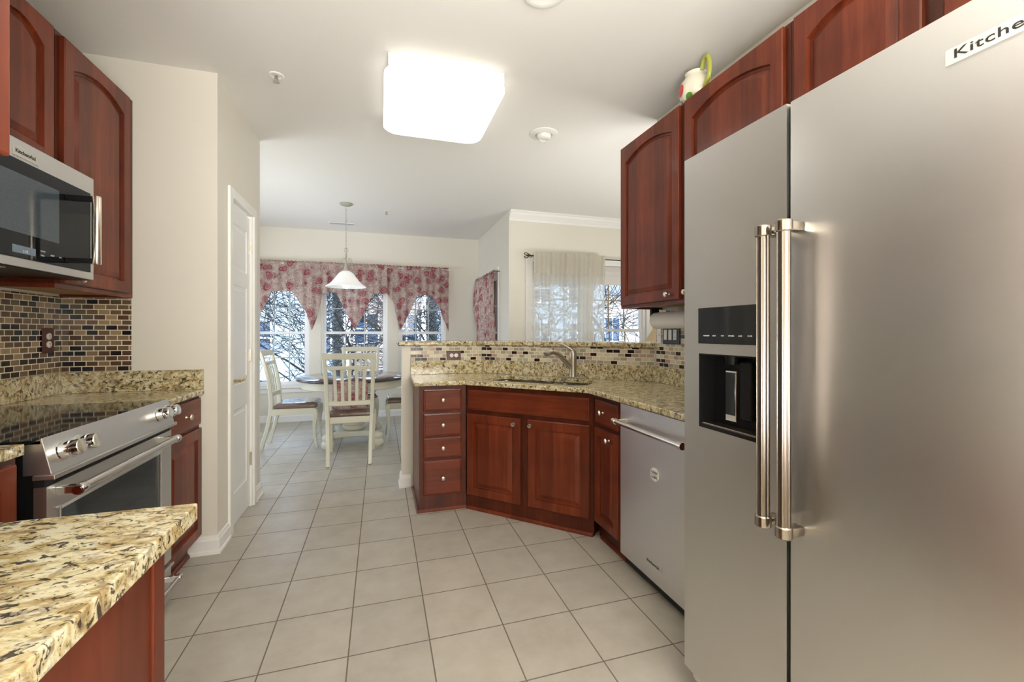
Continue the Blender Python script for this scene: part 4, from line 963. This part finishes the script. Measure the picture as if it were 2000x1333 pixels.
# side window curtain
bm = bmesh.new(); grid = []; n = 90
for i in range(n+1):
    u = i/n; y = 5.455+1.165*u; col = []
    for j in range(25):
        v = j/24; z = 2.09 - 1.25*v + .006*math.sin(y*140)*(j == 0)
        x = 1.435 + .018*math.sin(y*55+v*2)*(.5+v) - .035*math.sin(PI*min(1, v*1.6))*(.3+u) 
        yy = y + .20*(u-.2)*(v > .0)*(-v*.9)*(1 if z > 1.4 else 1)
        if u > .72 and z < 1.72: x -= 0
        col.append(bm.verts.new((x, yy, z)))
    grid.append(col)
for i in range(n):
    for j in range(24): bm.faces.new((grid[i][j], grid[i+1][j], grid[i+1][j+1], grid[i][j+1]))
o = mk('side_curtain', bm, 'paisley', None, True); so = o.modifiers.new('solidify', 'SOLIDIFY'); so.thickness = .0012
tag(o, 'rose paisley curtain hanging over the narrow side window, seen edge-on', 'curtain')
bm = bmesh.new(); add_tube(bm, [(1.435, 5.44, 2.065), (1.435, 6.66, 2.065)], .006, 8)
for y in (5.45, 6.65): add_tube(bm, [(1.435, y, 2.065), (1.5, y, 2.065)], .005, 8)
tag(mk('curtain_rod', bm, 'iron', None, True), 'thin dark rod holding the side window curtain', 'curtain rod')
# sheer in the living room
bm = bmesh.new(); grid = []; n = 160; SX0, SX1 = bpx(1041, 600, 4.93)[0], bpx(1178, 600, 4.93)[0]
for i in range(n+1):
    u = i/n; x = SX0+(SX1-SX0)*u; col = []
    for j in range(31):
        v = j/30; z = 2.232-1.9*v
        fold = math.sin(u*95)*.55+math.sin(u*61+1.3)*.5+math.sin(u*23)*.4
        xx = x*(1) + (.028*(v if v < .5 else .5)*(u-.5)*-.9)
        amp = .012 if j < 3 else .020+.012*v
        col.append(bm.verts.new((xx, 4.895+fold*amp, z)))
    grid.append(col)
for i in range(n):
    for j in range(30): bm.faces.new((grid[i][j], grid[i+1][j], grid[i+1][j+1], grid[i][j+1]))
o = mk('sheer_curtain', bm, 'sheer', None, True)
bm = bmesh.new(); grid = []
for i in range(n+1):
    u = i/n; x = SX0+(SX1-SX0)*u; fold = math.sin(u*95)*.55+math.sin(u*61+1.3)*.5+math.sin(u*23)*.4
    grid.append([bm.verts.new((x, 4.888+fold*.011-(.008 if j in (2, 3) else 0), z)) for j, z in enumerate((2.236, 2.215, 2.19, 2.16, 2.12, 2.06, 1.98+.004*math.sin(u*80)))])
for i in range(n):
    for j in range(6): bm.faces.new((grid[i][j], grid[i+1][j], grid[i+1][j+1], grid[i][j+1]))
mk('rod_pocket_header', bm, 'header', o, True)
tag(o, 'long cream sheer curtain hanging from the dark rod over the living room window', 'curtain')
bm = bmesh.new(); z = 2.195; x0 = 1.685
add_tube(bm, [(x0+.05, 4.93, z), (4.0, 4.93, z)], .0075, 10); add_tube(bm, [(x0+.09, 4.93, z), (x0+.09, 5.03, z-.01)], .005, 8)
rod = mk('curtain_rod', bm, 'iron', None, True); tag(rod, 'dark iron rod with leafy finial above the sheer curtain', 'curtain rod')
bm = bmesh.new()
for s in (1, -1): add_tube(bm, spline([(x0+.06, 4.93, z), (x0+.03, 4.93, z+s*.02), (x0-.005, 4.93, z+s*.032), (x0-.02, 4.93, z+s*.015), (x0-.002, 4.93, z+s*.008)], 5), .005, 7)
add_lathe(bm, [(.003, -.03), (.012, -.015), (.012, .0), (.003, .02)], (x0+.03, 4.93, z), 'x', 10); mk('finial', bm, 'iron', rod, True)
# raised shades in the living windows
for k, (a, b) in enumerate(((1.83, 2.50), (2.62, 3.41))):
    bm = bmesh.new()
    for q in range(4): add_box(bm, (a, 5.030, 1.885+q*.06), (b, 5.050-.0*q, 1.945+q*.06+.004), .008)
    tag(mk('roman_shade', bm, 'blind', None, True), ('pale folded shade pulled up behind the sheer curtain', 'pale folded shade pulled up in the uncovered living room window')[k], 'window shade')

# lamp in the living room on a table
t = thing('end_table', 'wooden end table under the straw lamp, hidden behind the bar ledge', 'table', (3.24, 4.35, 0))
box('top', (-.25, -.25, .55), (.25, .25, .58), 'wood', t, .004)
for sx_ in (-1, 1):
    for sy_ in (-1, 1): box('leg', (sx_*.22-.02, sy_*.22-.02, 0), (sx_*.22+.02, sy_*.22+.02, .55), 'wood', t)
l = thing('table_lamp', 'living room table lamp with a sloping straw-coloured shade beside the window', 'lamp', (3.24, 4.35, .581))
bm = bmesh.new(); add_lathe(bm, [(.09, 0), (.09, .015), (.03, .03), (.05, .12), (.07, .22), (.03, .34), (.012, .38), (.010, .52)], n=24); mk('base', bm, 'ceramic', l, True)
bm = bmesh.new(); add_lathe(bm, [(.30, .47), (.302, .475), (.10, .80), (.096, .80), (.295, .472)], n=40); mk('lamp_shade', bm, 'shade_cloth', l, True)

# ------------------------------------------------------------------ outside
GZ = -3.2
struct(box('ground', (-40, 7.5, GZ-.2), (50, 60, GZ), 'grass'))
def building(label, x0, x1, y0, y1, h, mat, wins, fw=.8, fh=1.2, roof=True):
    c = thing('apartment_building', label, 'building', ((x0+x1)/2, y0, GZ)); w = (x1-x0)/2
    box('wall', (-w, 0, 0), (w, y1-y0, h), mat, c)
    if roof:
        bm = bmesh.new(); add_loops(bm, [[(-w-.3, -.4, h), (-w-.3, y1-y0+.4, h), (-w-.3, (y1-y0)/2, h+2.2)], [(w+.3, -.4, h), (w+.3, y1-y0+.4, h), (w+.3, (y1-y0)/2, h+2.2)]]); mk('roof', bm, 'roofing', c)
    for wx, wz in wins:
        bm = bmesh.new(); a = .07
        add_box(bm, (wx-fw/2-a, -.05, wz-a), (wx+fw/2+a, 0, wz)); add_box(bm, (wx-fw/2-a, -.05, wz+fh), (wx+fw/2+a, 0, wz+fh+a)); add_box(bm, (wx-fw/2-a, -.05, wz), (wx-fw/2, 0, wz+fh)); add_box(bm, (wx+fw/2, -.05, wz), (wx+fw/2+a, 0, wz+fh)); add_box(bm, (wx-.03, -.05, wz), (wx+.03, -.01, wz+fh)); add_box(bm, (wx-fw/2, -.05, wz+fh/2-.03), (wx+fw/2, -.01, wz+fh/2+.03))
        f_ = mk('window', bm, 'trim', c); box('pane', (wx-fw/2, -.012, wz), (wx+fw/2, .004, wz+fh), 'darkwin', f_)
wl = [(-4+2.2*k, z) for k in range(5) for z in (1.0, 4.0, 6.6)]
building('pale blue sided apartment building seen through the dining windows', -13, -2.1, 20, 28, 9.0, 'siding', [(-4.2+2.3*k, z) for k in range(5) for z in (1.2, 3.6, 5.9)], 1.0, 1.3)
building('brown brick apartment building behind the middle dining window', -1.3, 1.9, 21, 28, 8.4, 'brick', [(-.9, 1.2), (.9, 1.2), (-.9, 4.0), (.9, 4.0)], 1.0, 1.3)
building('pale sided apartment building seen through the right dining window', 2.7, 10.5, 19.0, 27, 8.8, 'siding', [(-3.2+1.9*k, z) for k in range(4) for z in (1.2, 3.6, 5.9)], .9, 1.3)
building('tan sided building seen beyond the living room window', 11.5, 24, 22, 30, 6.6, 'siding_tan', [(-5+2.2*k, z) for k in range(5) for z in (1.2, 4.0)], .9, 1.3)
def tree(label, x, y, h, seed, spread=1.0, lean=0):
    rnd = random.Random(seed); bm = bmesh.new(); cnt = [0]
    def grow(p, d, r, ln, dep):
        pts = [p]; rr = [r]; q = p.copy(); dd = d.copy(); n = 5 if dep < 3 else 4
        for k in range(n):
            dd = (dd+Vector((rnd.uniform(-1, 1), rnd.uniform(-1, 1), rnd.uniform(-.7, .9)))*.20); dd.y += .5*max(0, 8.6-(q.y+y)); dd.normalize(); q = q+dd*ln/n; pts.append(q.copy()); rr.append(max(.0075, r*(1-.45*(k+1)/n)))
        add_tube(bm, pts, rr, 6 if dep < 2 else (4 if dep < 4 else 3), False); cnt[0] += 1
        if dep >= 6 or q.y+y < 7.6: return
        m = (4, 4, 4, 3, 3, 1)[dep]
        for k in range(m):
            i = rnd.randint(2, n) if k else n
            ax = Vector((rnd.uniform(-1, 1), rnd.uniform(-1, 1), rnd.uniform(-.35, .5))).normalized()
            nd = (dd*.75+ax*.85*spread).normalized()
            grow(pts[i], nd, rr[i]*rnd.uniform(.5, .72), ln*rnd.uniform(.62, .85), dep+1)
    grow(Vector((0, 0, 0)), Vector((lean, 0, 1)).normalized(), .16, h*.36, 0)
    o = mk('bare_tree', bm, 'bark', None, True, (x, y, GZ)); return tag(o, label, 'tree', 'bare winter trees outside')
tree('bare winter tree outside the left dining window', -3.6, 12.0, 9.0, 3, 1.1)
tree('bare winter tree with a thick trunk outside the middle dining window', -1.0, 11.6, 9.0, 5, 1.15)
tree('bare winter tree outside the right dining window', 1.7, 12.2, 9.0, 11, 1.1)
tree('bare winter tree outside the living room window behind the sheer curtain', 4.4, 12.4, 9.0, 21, 1.1)
tree('bare winter tree outside the uncovered living room window', 7.2, 11.8, 9.0, 29, 1.1)
